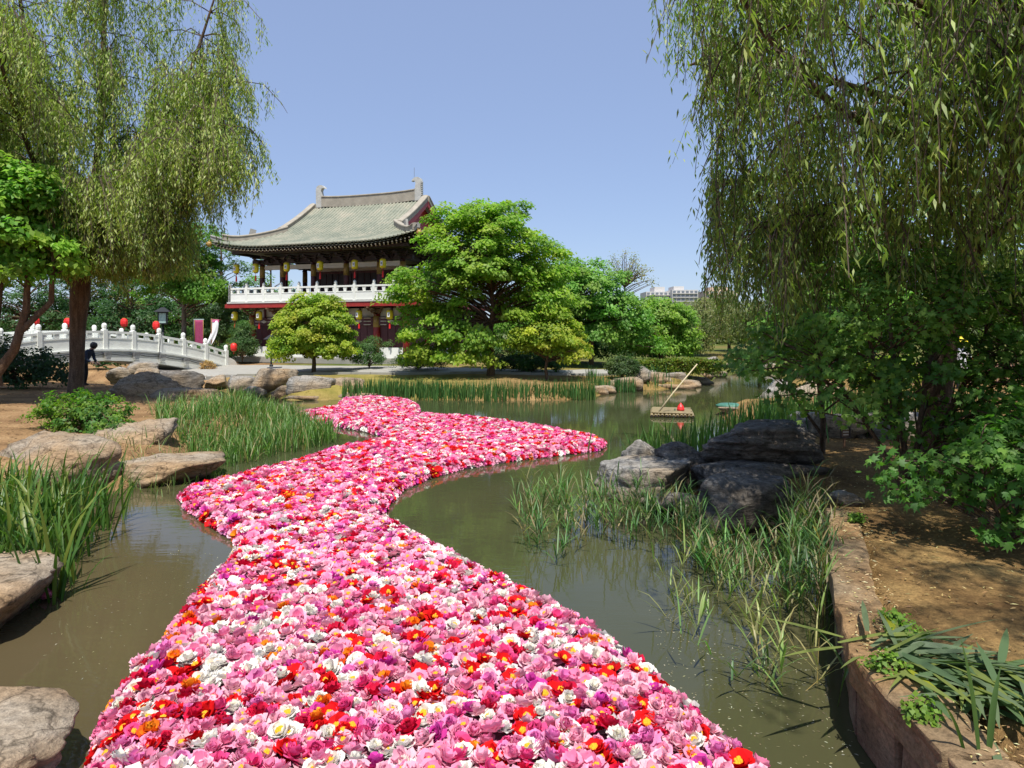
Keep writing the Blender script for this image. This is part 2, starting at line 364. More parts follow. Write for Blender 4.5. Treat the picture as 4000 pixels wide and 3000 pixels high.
for i, (a, b) in enumerate(zip(wl_pts[:-1], wl_pts[1:])):
    o = wseg(a, b, -.04 + .012 * (i % 2), .27, .36, .53 + .012 * ((i * 7) % 3)).build('coping_stone', M['coping'], wall)
    roughen(o.data, .035, 3, i)
    mid = ((a[0] + b[0]) / 2, (a[1] + b[1]) / 2)
    for k, (p, q) in enumerate(((a, mid), (mid, b))):
        for r, (z0, z1) in enumerate(((-.35, -.002), (.003, .352))):
            o = wseg(p, q, .02 * ((i + k + r) % 2), .35, z0, z1).build('wall_stone', M['wallstone'], wall)
            roughen(o.data, .014, 2, i + k * 9 + r * 5)

# ------------------------------------------------------------------ rocks
def rock(label, c, d, mat, seed, rz=0.0, tilt=(0, 0), sub=4, group=None, cuts=11, rough=.06, flat_top=None, sink=.25, pw=4.0):
    "boulder: a sphere cut by random planes, layered and roughened; c is the middle of its foot, d its length, depth, height"
    rng = np.random.default_rng(seed)
    bm = bmesh.new(); bmesh.ops.create_icosphere(bm, subdivisions=sub, radius=1)
    co = np.array([v.co[:] for v in bm.verts])
    co = co / (np.sum(np.abs(co) ** pw, axis=1) ** (1 / pw))[:, None]
    pl = rng.normal(size=(cuts, 3)); pl /= np.linalg.norm(pl, axis=1)[:, None]
    ds = rng.uniform(.72, 1.02, cuts)
    if flat_top is not None:
        pl = np.vstack([pl, [[.05 * rng.normal(), .05 * rng.normal(), 1]]]); ds = np.append(ds, flat_top)
    dots = co @ pl.T
    t = np.where(dots > 1e-3, ds / np.maximum(dots, 1e-3), 9)
    k = 38.0
    t = np.minimum(t, 1.6); r = -np.log(np.exp(-k * t).sum(1) + np.exp(-k * 1.15)) / k
    co = co * r[:, None]
    sd = Vector((seed * 1.37, seed * .71, 0))
    out = np.empty_like(co)
    for i, p in enumerate(co):
        v = Vector(p)
        n1 = noise.fractal(v * 1.6 + sd, 1.0, 2.0, 4)
        st = noise.noise(Vector((p[0] * .7, p[1] * .7, p[2] * 6)) + sd)       # bedding layers
        cr = abs(noise.noise(v * 2.3 + sd * 2))
        f = 1 + rough * (n1 * 1.15 + st * .75) - (.10 * rough / .06 * max(0, .09 - cr) * 5 if sub >= 4 else 0)
        if sub >= 4:
            dv, _ = noise.voronoi(v * 1.7 + sd + noise.noise_vector(v * 3) * .15); f -= max(0, .14 - (dv[1] - dv[0])) * (.30 if sub >= 5 else .2) + .06 * noise.noise(v * 9 + sd) * rough * 6
        out[i] = p * f
    out = out - np.array([0, 0, out[:, 2].min() * 0 - 0])
    mn, mx = out.min(0), out.max(0); out = (out - (mn + mx) / 2) / ((mx - mn) / 2)
    out *= np.array(d) / 2 * np.array((1, 1, 1 + sink)); 
    rot = (Matrix.Rotation(rz, 3, 'Z') @ Matrix.Rotation(tilt[0], 3, 'X') @ Matrix.Rotation(tilt[1], 3, 'Y'))
    out = out @ np.array(rot).T
    for v, p in zip(bm.verts, out): v.co = p
    me = bpy.data.meshes.new('boulder'); bm.to_mesh(me); bm.free()
    me.polygons.foreach_set('use_smooth', np.ones(len(me.polygons), dtype=bool))
    o = link('boulder', me, mat); o.location = (c[0], c[1], c[2] + d[2] / 2 - d[2] * sink / 2)
    return tag(o, label, 'rock', group)
S, GR, DK = M['sand_rock'], M['grey_rock'], M['dark_rock']
GL, GB, GM, GRR = 'rocks on the left bank', 'rocks under and beside the bridge', 'rocks at the head of the flower carpet', 'rocks on the right bank'
def gx_(u, v, z=0.): return G(u, v, z)
rock('pale foreground boulder cut off by the bottom left corner', (-3.28, 3.62, -.1), (1.7, 1.2, .52), S, 3, .12, (0, .06), 5, GL, 12, .05, .62)
rock('sunlit boulder cut off by the left edge in front of the iris clump', (-4.62, 6.0, -.1), (1.15, 1.5, .55), S, 11, .3, (.02, .03), 5, GL, 12, .05, .6)
rock('large smooth boulder behind the iris clump at the left edge', (-7.45, 11.0, -.1), (2.1, 1.7, .95), S, 5, -.25, (0, .12), 5, GL, 9, .05)
rock('sloping layered slab beside the leafy ground shrub', (-7.1, 13.1, -.05), (1.75, 1.9, .8), S, 8, -.5, (.18, .1), 5, GL, 10, .08, .7)
rock('long flat slab at the waterline left of the flower carpet', (-5.85, 11.75, -.12), (2.0, 1.5, .48), S, 17, .08, (0, 0), 5, GL, 12, .05, .55)
rock('flat topped sandy boulder above the tall green grass', G(398, 893, .05), (2.25, 1.3, .75), S, 21, .05, (0, 0), 5, GL, 12, .05, .6)
rock('long low boulder beside the trunk of the willow', (-11.75, 21.9, .2), (2.5, 1.4, 1.0), S, 25, -.25, (0, .12), 5, GL, 9, .07)
rock('pale rugged rock under the arch nearest the stooping person', G(262, 829, .2), (1.15, .9, .75), GR, 31, .3, (0, 0), 4, GB, 9, .1)
rock('flat rock lying highest under the bridge arch', A(308, 806, 30.5), (1.4, 1.0, .5), GR, 32, 0, (0, 0), 4, GB, 10, .08, .7)
rock('brown rock under the middle of the bridge arch', A(318, 826, 28.6), (.95, .8, .6), S, 33, .4, (0, 0), 4, GB, 9, .08)
rock('big dark rock in the shade of the bridge', A(385, 842, 29.2), (2.2, 1.2, .85), DK, 34, .1, (0, 0), 4, GB, 10, .07)
rock('low brown rock at the right foot of the bridge', A(468, 838, 28.8), (1.0, .9, .55), S, 35, .2, (0, 0), 4, GB, 10, .08)
rock('grey flat rock between the bridge foot and the sandy boulder', A(520, 846, 27.6), (1.2, .9, .65), GR, 36, .1, (0, 0), 4, GB, 10, .08, .7)
rock('small grey rock low in the channel near the bridge', A(342, 845, 26.6), (.8, .6, .3), GR, 37, .1, (0, 0), 3, GB, 10, .08)
rock('large square sandy boulder left of the grey one', A(592, 850, 27.2), (1.75, 1.2, .98), S, 41, .1, (0, 0), 4, GM, 12, .05, .75)
rock('pale grey wedge shaped boulder in the middle of the row', A(672, 858, 26.0), (1.75, 1.1, .82), GR, 42, 0, (0, .05), 4, GM, 8, .06)
rock('square sandy boulder at the right end of the row', A(746, 856, 26.4), (1.5, 1.0, .7), S, 43, .05, (0, 0), 4, GM, 12, .05, .7)
rock('small sandy rock leaning in front of the large square boulder', A(610, 861, 25.9), (.85, .6, .5), S, 44, .3, (0, 0), 4, GM, 9, .08)
rock('flat low rock in the water in front of the grey boulder', A(655, 869, 25.3), (1.7, .7, .24), S, 45, 0, (0, 0), 4, GM, 12, .06, .6)
rock('flat low rock in the water behind the tip of the flower carpet', A(770, 861, 25.6), (1.6, .6, .22), S, 46, 0, (0, 0), 4, GM, 12, .06, .6)
rock('grey rock left of the row beside the grass', A(548, 856, 26.2), (.9, .7, .4), GR, 47, 0, (0, 0), 4, GM, 10, .08)
# right bank
rock('smooth flat boulder reaching furthest into the pond on the right', (2.0, 10.5, -.1), (1.6, 1.6, .62), GR, 51, .1, (0, -.06), 5, GRR, 8, .06, .5, .25, 6)
rock('pointed grey rock standing behind the flat boulder', (2.25, 11.9, -.05), (.75, .6, .72), GR, 52, .5, (0, 0), 4, GRR, 8, .1)
rock('broken dark rock between the flat boulder and the big dark block', (2.85, 10.9, 0), (1.1, 1.0, .72), DK, 53, .2, (.1, 0), 5, GRR, 10, .1)
rock('big dark layered block resting on top of the pile', (3.75, 10.6, .52), (1.75, 1.2, .55), DK, 54, -.08, (.05, -.05), 5, GRR, 8, .11, .7, .05, 6)
rock('thick overhanging dark slab standing in the reeds', (3.15, 9.15, -.1), (1.55, 1.3, .72), DK, 55, .1, (.03, .02), 5, GRR, 7, .06, .5, .25, 7)
rock('dark rock wedged under the big layered block', (3.6, 10.15, 0), (1.9, 1.0, .6), DK, 56, 0, (0, 0), 5, GRR, 8, .08, .6, .25, 6)
rock('sandy grey boulder behind the little wooden sign', (5.9, 12.9, .4), (1.5, 1.0, .62), GR, 57, -.2, (0, 0), 4, GRR, 10, .08)
rock('black and white boulder half hidden by the leafy bush', (6.9, 12.3, .4), (1.0, .9, .68), GR, 58, .3, (0, 0), 4, GRR, 9, .08)
rock('dark boulder leaning against the black and white one', (6.45, 12.7, .4), (.75, .7, .6), DK, 59, .3, (0, 0), 4, GRR, 9, .08)
rock('left of the two grey boulders beyond the iris on the right bank', (8.4, 21.6, .3), (1.3, 1.0, .7), GR, 60, .2, (0, 0), 4, GRR, 9, .08)
rock('right of the two boulders beyond the iris on the right bank', (9.5, 21.2, .25), (1.9, 1.2, .75), S, 61, .1, (0, 0), 4, GRR, 9, .08)
rock('long low stone ledge at the water beyond the raft', (7.3, 20.0, -.08), (2.7, .7, .36), S, 62, -.12, (0, .02), 5, GRR, 12, .04, .6)
rock('shorter stone ledge continuing the long one to the right', (8.9, 19.0, -.05), (1.6, .8, .36), S, 63, -.35, (0, 0), 4, GRR, 12, .05, .6)
rock('low dark rock in the reeds left of the overhanging slab', (2.35, 9.5, -.1), (.9, .8, .42), DK, 65, .4, (0, 0), 4, GRR, 9, .08)
rock('small pale rock lying on the mulch near the wall', (4.0, 8.35, .42), (.42, .3, .17), GR, 64, .2, (0, 0), 4, GRR, 9, .08)
# far shore by the hedge
GF = 'rocks along the far shore below the hedge'
for lab, u, v, Y, d, mt, sd in (
    ('leftmost rock on the shore below the clipped hedge', 1322, 846, 28.6, (.55, .5, .5), S, 70), ('rounded pink rock with a dark cleft below the hedge', 1356, 845, 28.9, (1.3, .8, .62), S, 71),
    ('pale rock standing above the rounded one', 1378, 826, 30.0, (1.1, .8, .75), GR, 72), ('square rock in the middle of the shore below the hedge', 1415, 832, 30.4, (1.0, .7, .62), S, 73),
    ('grey rock set back against the hedge', 1455, 829, 31.2, (1.1, .7, .55), GR, 74), ('long flat ledge at the waterline below the hedge', 1440, 841, 30.2, (2.6, .7, .25), S, 75),
    ('low ledge at the right end of the hedge shore', 1484, 838, 31.0, (1.3, .7, .4), S, 76), ('large pale rock on the point beyond the hedge', 1497, 806, 38.6, (1.9, 1.1, .7), GR, 77),
    ('flat rocks stepping into the channel at the point', 1535, 812, 37.8, (1.8, .9, .38), GR, 78), ('upright rock at the tip of the point', 1540, 797, 40.5, (.9, .6, .75), GR, 79),
    ('small sandy rock between the iris tufts on the far shore', 1296, 853, 27.4, (.7, .5, .4), S, 82), ('flat sandy rock left of the boxwood at the waterline', 1308, 850, 27.9, (.9, .5, .35), S, 83),
    ('pale block peeping out above the square rock', 1400, 822, 31.0, (.8, .6, .5), GR, 84), ('narrow sandy rock right of the square rock', 1436, 836, 30.7, (.7, .5, .45), S, 85), ('broad low rock where the hedge shore turns', 1508, 832, 32.5, (1.5, .8, .45), GR, 86), ('sandy rock half way along the channel', 1516, 824, 35.0, (1.3, .8, .45), S, 87),
    ('low pale rock on the far shore of the channel', 1590, 800, 43.8, (1.6, .8, .5), S, 80), ('rock at the right of the far shore of the channel', 1660, 801, 43.5, (1.4, .8, .55), GR, 81)):
    p = A(u, v, Y); rock(lab, (p[0], p[1], p[2] - .02), d, mt, sd, .1 * (sd % 5) - .2, (0, 0), 3, GF, 10, .09, .75)
# ------------------------------------------------------------------ floating carpet of blooms
mat_px = [(185, 1659, .1), (235, 1520, .1), (300, 1425, .1), (350, 1380, .1), (420, 1280, .1), (498, 1200, .1), (515, 1158, .08), (440, 1122, .05), (398, 1092, .05), (388, 1060, .12),
    (440, 1034, .18), (540, 1009, .18), (640, 985, .18), (720, 962, .18), (850, 940, .1), (780, 930, .02), (700, 917, .02), (656, 908, .02), (643, 886, .15), (728, 873, .18), (735, 859, .18),
    (800, 853, .18), (880, 858, .18), (904, 874, .1), (908, 888, .18), (985, 892, .18), (1100, 904, .18), (1200, 919, .18), (1290, 935, .18), (1308, 952, .1), (1298, 972, .02), (1200, 984, .02),
    (1100, 996, .02), (1000, 1012, .02), (930, 1032, .02), (872, 1056, .02), (835, 1088, .06), (826, 1106, .12), (900, 1143, .15), (980, 1183, .15), (1080, 1233, .15), (1180, 1283, .15), (1290, 1343, .15), (1350, 1390, .12), (1450, 1478, .12), (1550, 1568, .12), (1668, 1659, .12)]
MAT = np.array([G(*p)[:2] for p in mat_px] + [(1.75, 2.9), (-2.55, 2.9)])
rng = np.random.default_rng(4)
def petals(rings, nu, nv, seed, tones, stam=0):
    """one bloom: rings of cupped, ruffled petals. ring = (count, length, base radius, e0, e1, width, z0); returns V, F (quads), colour"""
    r = np.random.default_rng(seed); V = []; F = []; Cc = []
    for ri, (cnt, Ln, r0, e0, e1, W, z0) in enumerate(rings):
        ph = r.uniform(0, 6.28)
        for k in range(cnt):
            th = ph + 2 * math.pi * k / cnt + r.normal() * .12
            ln = Ln * r.uniform(.85, 1.15); w = W * r.uniform(.85, 1.2); ex = r.normal() * .15
            b = len(V); x, z = r0, z0; rows = []
            for j in range(nv):
                s = j / (nv - 1); rows.append((x, z, s)); e = math.radians(e0 + (e1 - e0) * s) + ex
                x += ln / (nv - 1) * math.cos(e); z += ln / (nv - 1) * math.sin(e)
            tone = np.array(tones[min(ri, len(tones) - 1)]) * r.uniform(.88, 1.1)
            for (x, z, s) in rows:
                ww = w * (.35 + .65 * math.sin(math.pi * min(1, .12 + .62 * s))) * (1 if s < .99 else .82)
                for i in range(nu):
                    a = (2 * i / (nu - 1) - 1)
                    zz = z + .22 * ww * a * a + (r.normal() * .0055 if s > .6 else 0); xx = x - .25 * ww * a * a + (r.normal() * .005 if s > .6 else 0)
                    yy = ww * a
                    V.append((xx * math.cos(th) - yy * math.sin(th), xx * math.sin(th) + yy * math.cos(th), zz))
                    Cc.append(np.clip(tone * (.9 + .12 * s), 0, .95))
            for j in range(nv - 1):
                for i in range(nu - 1):
                    q = b + j * nu + i; F.append((q, q + 1, q + nu + 1, q + nu))
    return np.array(V), np.array(F), np.array(Cc)
FULL = lambda k: [(9, .064 * k, .008, 5, 40, .031 * k, .0), (9, .056 * k, .007, 26, 72, .027 * k, .01), (8, .048 * k, .006, 46, 98, .023 * k, .016), (6, .038 * k, .004, 64, 125, .019 * k, .02)]
OPEN = lambda k: [(8, .064 * k, .012, 2, 30, .038 * k, .0), (7, .054 * k, .012, 18, 60, .033 * k, .008), (6, .042 * k, .013, 40, 92, .026 * k, .012)]
FLAT = lambda k: [(6, .062 * k, .012, 6, 26, .046 * k, .004), (5, .05 * k, .012, 22, 58, .038 * k, .012)]
def stamens(k=1, low=False):
    r = np.random.default_rng(1); V = []; F = []
    n = 5 if low else 11
    for i in range(n):
        a = i * 2.4; rad = .017 * k * math.sqrt(i / n); x, y = rad * math.cos(a), rad * math.sin(a); z = .036 * k - rad * .5; h = .007 * k
        b = len(V); V += [(x - h, y - h, z - .012), (x + h, y - h, z - .012), (x + h, y + h, z - .012), (x - h, y + h, z - .012), (x - h * .7, y - h * .7, z + h), (x + h * .7, y - h * .7, z + h), (x + h * .7, y + h * .7, z + h), (x - h * .7, y + h * .7, z + h)]
        F += [(b + 4, b + 5, b + 6, b + 7), (b, b + 1, b + 5, b + 4), (b + 1, b + 2, b + 6, b + 5), (b + 2, b + 3, b + 7, b + 6), (b + 3, b, b + 4, b + 7)]
    return np.array(V), np.array(F), np.tile(np.array([[.85, .45, .03]]), (len(V), 1))
# colour kinds: tones from outer to inner ring, possible forms, share
KINDS = {
 'pale_pink': ([(.84, .52, .58), (.84, .48, .56), (.82, .40, .51), (.8, .32, .45)], (FULL, OPEN), .25),
 'pink': ([(.83, .36, .50), (.83, .33, .48), (.80, .25, .42), (.76, .18, .36)], (FULL, FULL, OPEN), .25),
 'lilac_pink': ([(.76, .30, .52), (.78, .28, .52), (.72, .18, .44), (.64, .12, .38)], (FULL,), .05),
 'white': ([(.80, .78, .74), (.82, .79, .74), (.82, .78, .68), (.8, .74, .58)], (FULL, OPEN), .16),
 'red': ([(.62, .006, .008), (.62, .006, .008), (.55, .004, .006)], (FLAT, FLAT, OPEN), .09),
 'crimson': ([(.66, .012, .06), (.66, .012, .06), (.58, .01, .05), (.5, .01, .04)], (FULL,), .065),
 'magenta': ([(.58, .05, .30), (.60, .07, .36), (.55, .04, .30), (.5, .03, .25)], (FULL, OPEN), .035),
 'rose': ([(.80, .11, .30), (.80, .10, .29), (.74, .07, .24), (.68, .05, .2)], (FULL, FULL, OPEN), .07),
 'orange': ([(.80, .10, .008), (.82, .17, .01), (.84, .28, .015), (.85, .36, .02)], (FULL,), .028)}
knames = list(KINDS); kprob = np.array([KINDS[k][2] for k in knames]); kprob /= kprob.sum()
def variants(nu, nv, nvar, drop=0):
    out = {}
    for ki, k in enumerate(knames):
        tones, forms, _ = KINDS[k]; lst = []
        for i in range(nvar):
            f = forms[i % len(forms)]; rings = f(1.0)
            if drop: rings = [(max(4, c - drop * 1 - 1), l, r0, e0, e1, w * (1.1 + .1 * drop), z) for (c, l, r0, e0, e1, w, z) in rings[:len(rings) - (1 if len(rings) > 3 else 0)]]
            V, F, Cc = petals(rings, nu, nv, ki * 31 + i, tones)
            lst.append((V, F, Cc, f is not FULL))
        out[k] = lst
    return out
HI, MID, LOW = variants(3, 4, 4), variants(3, 3, 3, 1), variants(3, 2, 3, 2)
FARV = variants(3, 2, 3, 4)
# positions: jittered hexagonal packing inside the outline
sp = .096
xs = np.arange(MAT[:, 0].min(), MAT[:, 0].max(), sp); ys = np.arange(MAT[:, 1].min(), MAT[:, 1].max(), sp * .866)
px, py = np.meshgrid(xs, ys); px = px + (np.arange(len(ys)) % 2)[:, None] * sp / 2
px = (px + rng.normal(size=px.shape) * .019).ravel(); py = (py + rng.normal(size=py.shape) * .019).ravel()
d = sdf(MAT, px, py); keep = d < -.035
px, py, d = px[keep], py[keep], d[keep]
e = .02
gx0 = sdf(MAT, px + e, py) - d; gy0 = sdf(MAT, px, py + e) - d; gl = np.hypot(gx0, gy0) + 1e-6; gx0 /= gl; gy0 /= gl
edge = np.clip(1 - (-d - .035) / .13, 0, 1)
pz = .125 - .05 * edge + rng.normal(size=len(px)) * .012 + (vnoise(px, py, .6, 9) - .5) * .035
tilt_out = edge * .75
# a second row of blooms down the sides of the raft
per = []; nM = len(MAT)
for i in range(nM - 2):
    a, b = MAT[i], MAT[(i + 1) % nM]; le = np.hypot(*(b - a)); n_ = np.array((b - a)[::-1]) * np.array((1, -1)) / le
    for t in np.arange(sp * .5, le, sp * .95):
        p = a + (b - a) * t / le
        for s_ in (1, -1):
            q = p + n_ * .03 * s_
            if sdf(MAT, np.array([q[0]]), np.array([q[1]]))[0] > 0: n2 = n_ * s_
        per.append((p[0] - n2[0] * .03, p[1] - n2[1] * .03, n2[0], n2[1]))
per = np.array(per)
AX = np.concatenate([px, per[:, 0]]); AY = np.concatenate([py, per[:, 1]]); AZ = np.concatenate([pz, np.full(len(per), .045) + rng.normal(size=len(per)) * .01])
AT = np.concatenate([tilt_out, np.full(len(per), 1.25)]); ANX = np.concatenate([gx0, per[:, 2]]); ANY = np.concatenate([gy0, per[:, 3]])
nfl = len(AX)
kind_i = rng.choice(len(knames), nfl, p=kprob)
# blooms of one colour sit in little groups here and there
grp = vnoise(AX, AY, .28, 3); redk = [knames.index('red'), knames.index('crimson')]
kind_i = np.where((grp > .86) & (rng.random(nfl) < .6), redk[0], kind_i)
grp2 = vnoise(AX, AY, .3, 8); kind_i = np.where((grp2 > .86) & (rng.random(nfl) < .5), knames.index('white'), kind_i)
far = AY > 9
kind_i = np.where(far & (kind_i == knames.index('pale_pink')) & (rng.random(nfl) < .45), knames.index('pink'), kind_i)
kind_i = np.where(far & np.isin(kind_i, [knames.index('pale_pink'), knames.index('white'), knames.index('lilac_pink')]) & (rng.random(nfl) < .3), knames.index('rose'), kind_i)
kind_i = np.where((AY > 6) & (kind_i == knames.index('orange')) & (rng.random(nfl) < .6), knames.index('crimson'), kind_i)
scl = rng.uniform(.78, 1.2, nfl) * .97
yaw = rng.uniform(0, 6.28, nfl)
tx = ANX * AT + rng.normal(size=nfl) * .32; ty = ANY * AT + rng.normal(size=nfl) * .32 - .08
def rotm(i):
    n = Vector((tx[i], ty[i], 1)).normalized()
    return (n.to_track_quat('Z', 'Y').to_matrix() @ Matrix.Rotation(yaw[i], 3, 'Z'))
carpet = empty('flower_carpet', (0, 6, 0), 0, 'floating carpet of artificial peonies in pink, red and white winding across the pond', 'flower carpet')
# the raft the blooms are fixed to
cen = np.array([0, 6.0])
inset = []
for i in range(nM):
    b = MAT[i]; s0 = sdf(MAT, b[0:1] * 0 + b[0], b[1:2] * 0 + b[1])[0]; cand = [(b[0] + .11 * math.cos(a_), b[1] + .11 * math.sin(a_)) for a_ in np.linspace(0, 6.283, 24, endpoint=False)]
    dc = sdf(MAT, np.array([c_[0] for c_ in cand]), np.array([c_[1] for c_ in cand])); inset.append(np.array(cand[int(np.argmin(dc))]))
mb = MB(); mb.extrude([tuple(p) for p in inset], lambda p: (p[0], p[1] - 6, .0), lambda p: (p[0], p[1] - 6, .085))
M['raftbase'] = plain('raft_gap_pink', (.26, .11, .14), .9, .35, 12)  # invented pink covering, coloured to lighten the dark gaps between blooms
bme = bpy.data.meshes.new('raft_base'); bm = bmesh.new()
vs0 = [bm.verts.new((p[0], p[1] - 6, .0)) for p in inset]; vs1 = [bm.verts.new((p[0], p[1] - 6, .105)) for p in inset]
bm.faces.new(vs1)
for i in range(nM): bm.faces.new((vs0[i], vs0[(i + 1) % nM], vs1[(i + 1) % nM], vs1[i]))
bmesh.ops.triangulate(bm, faces=bm.faces[:]); bmesh.ops.recalc_face_normals(bm, faces=bm.faces); bm.to_mesh(bme); bm.free()
base_o = link('raft_base', bme, M['raftbase'], carpet); base_o.scale = (1, 1, 1)
# the 300 that show largest are parts of their own
uu = U0 + FPX * AX / AY; vv = V0 + FPX * (CAM_H - AZ) / AY
inview = (uu > 10) & (uu < 2200) & (vv < 1645)
order = np.argsort(np.where(inview, AY, 1e9)); near = order[:300]; isnear = np.zeros(nfl, bool); isnear[near] = True
hi_me = {}
for k in knames:
    for i, (V, F, Cc, st) in enumerate(HI[k]):
        me = np_mesh('peony_bloom', V, F, Cc, True); me.materials.append(M['petal']); hi_me[k, i] = me
sv_, sf_, sc_ = stamens(); st_me = np_mesh('stamens', sv_, sf_, sc_, True); st_me.materials.append(M['petal'])
for i in near:
    k = knames[kind_i[i]]; j = int(rng.integers(0, 4))
    o = link('peony_bloom', hi_me[k, j], None, carpet)
    o.matrix_basis = Matrix.Translation((AX[i], AY[i] - 6, AZ[i])) @ rotm(i).to_4x4() @ Matrix.Scale(scl[i], 4)
    if HI[k][j][3]: link('stamens', st_me, None, o)
# all the rest: one part
Vs, Fs, Cs, nb = [], [], [], 0
slv, slf, slc = stamens(1, True)
for i in np.nonzero(~isnear)[0]:
    k = knames[kind_i[i]]; lod = MID if AY[i] < 6.3 else (LOW if AY[i] < 11.5 else FARV)
    var = lod[k]; V, F, Cc, st = var[int(rng.integers(0, len(var)))]
    R = np.array(rotm(i)) * scl[i]; T = np.array((AX[i], AY[i] - 6, AZ[i]))
    tint = rng.uniform(.9, 1.08)
    Vs.append(V @ R.T + T); Fs.append(F + nb); Cs.append(np.clip(Cc * tint, 0, .9)); nb += len(V)
    if st and AY[i] < 12:
        Vs.append(slv @ R.T + T); Fs.append(slf + nb); Cs.append(slc); nb += len(slv)
tag(np_obj('peony_blooms', np.vstack(Vs), np.vstack(Fs), M['petal'], carpet, np.vstack(Cs), True), kind='stuff')
# grey-green artificial leaves poking out between the blooms
Vs, Fs, Cs, nb = [], [], [], 0
sel = rng.choice(nfl, 700, replace=False)
for i in sel:
    a = rng.uniform(0, 6.28); el = rng.uniform(.3, 1.1); dv = np.array((math.cos(a) * math.cos(el), math.sin(a) * math.cos(el), math.sin(el))); sd_ = np.array((-math.sin(a), math.cos(a), 0))
    b = np.array((AX[i] + .05 * math.cos(a), AY[i] - 6 + .05 * math.sin(a), AZ[i] - .01)); ln = rng.uniform(.05, .085); w = ln * .2
    Vs.append(np.array([b, b + dv * ln * .5 + sd_ * w, b + dv * ln, b + dv * ln * .5 - sd_ * w])); Fs.append(np.array([[0, 1, 2, 3]]) + nb); nb += 4
    Cs.append(np.tile(np.array([[.09, .12, .075]]) * rng.uniform(.7, 1.3), (4, 1)))
tag(np_obj('leaves', np.vstack(Vs), np.vstack(Fs), M['petal'], carpet, np.vstack(Cs)), kind='stuff')
# a lone bloom drifted among the iris
V, F, Cc, st = HI['pink'][0]
o = np_obj('loose_bloom', V, F, M['petal'], None, Cc, True); o.location = (*G(100, 1290, .02)[:2], .015)
tag(o, 'single pink bloom drifted to the foot of the iris clump', 'flower')
# ------------------------------------------------------------------ pavilion
PZ = .87
PAV = empty('pavilion', (-8.75, 42.2, PZ), math.radians(-20), 'two storey traditional pavilion with curved tiled roof and white marble balcony', 'pavilion')
M['tile'] = None
m, N, L, P = newmat('roof_tile')
f = nz(N, L, 1.1, 5, .65); f2 = nz(N, L, 14, 4, .7)
b0 = ramp(N, L, f, [(.32, (.165, .185, .145)), (.5, (.235, .245, .19)), (.68, (.32, .30, .235))])
L.new(mixc(N, L, .5, b0, ramp(N, L, f2, [(.35, (.55, .56, .52)), (.65, (1.2, 1.2, 1.15))]), 'MULTIPLY'), P.inputs['Base Color']); P.inputs['Roughness'].default_value = .7
bump(N, L, f2, .5, .01, P.inputs['Normal'])
M['tile'] = m
M['tile_band'] = plain('ridge_cladding', (.30, .27, .215), .75, .2, 2.2, .006)
M['finial'] = plain('finial_stone', (.42, .42, .39), .7, .2, 5, .006)
M['tile_grey'] = plain('grey_ridge_tile', (.27, .265, .245), .7, .2, 7, .006)
EX, EY, GXB = 6.55, 5.9, 2.95        # eave half sizes, inward distance at which the gable starts
zE = 7.1 - PZ
def prof(d):
    p = np.clip(d / EY, 0, 1); return zE + 3.1 * (.56 * p + .44 * p * p)
def lift(al, half, d):
    t = np.clip((np.abs(al) - (half - 4.05)) / 4.05, 0, 1.05); return .46 * t ** 2.4 * np.clip(1 - d / 3.2, 0, 1)
XR = EX - GXB + .45                   # half length of the upper slope incl. verge
def zfront(x, dd): return prof(dd) + lift(x, EX, dd)
def zside(y, dd): return prof(dd) + lift(y, EY, dd)
roof = MB()
def grid(fn, nu, nv, flip=False):
    V = [fn(i / nu, j / nv) for i in range(nu + 1) for j in range(nv + 1)]; F = []
    for i in range(nu):
        for j in range(nv):
            a = i * (nv + 1) + j; q = (a, a + nv + 1, a + nv + 2, a + 1); F.append(q[::-1] if flip else q)
    roof.add(V, F)
for sgn in (-1, 1):
    def fl(s, t, sgn=sgn):
        dd = GXB * t; hx = EX - dd; x = (2 * s - 1) * hx; return (x, sgn * (EY - dd), zfront(x, dd))
    grid(fl, 24, 6)
    def fu(s, t, sgn=sgn):
        dd = GXB + (EY - GXB) * t; x = (2 * s - 1) * XR; return (x, sgn * (EY - dd), float(prof(dd)))
    grid(fu, 6, 6)
    def sl(s, t, sgn=sgn):
        dd = GXB * t; hy = EY - dd; y = (2 * s - 1) * hy; return (sgn * (EX - dd), y, zside(y, dd))
    grid(sl, 24, 6)
    def un(s, t, sgn=sgn):      # soffit
        dd = GXB * t * .9; hx = EX - dd; x = (2 * s - 1) * hx; return (x, sgn * (EY - dd), zfront(x, dd) - .13)
    grid(un, 24, 3)
    def us(s, t, sgn=sgn):
        dd = GXB * t * .9; hy = EY - dd; y = (2 * s - 1) * hy; return (sgn * (EX - dd), y, zside(y, dd) - .13)
    grid(us, 24, 3)
ROOF = roof.build('roof', M['tile'], PAV, True)
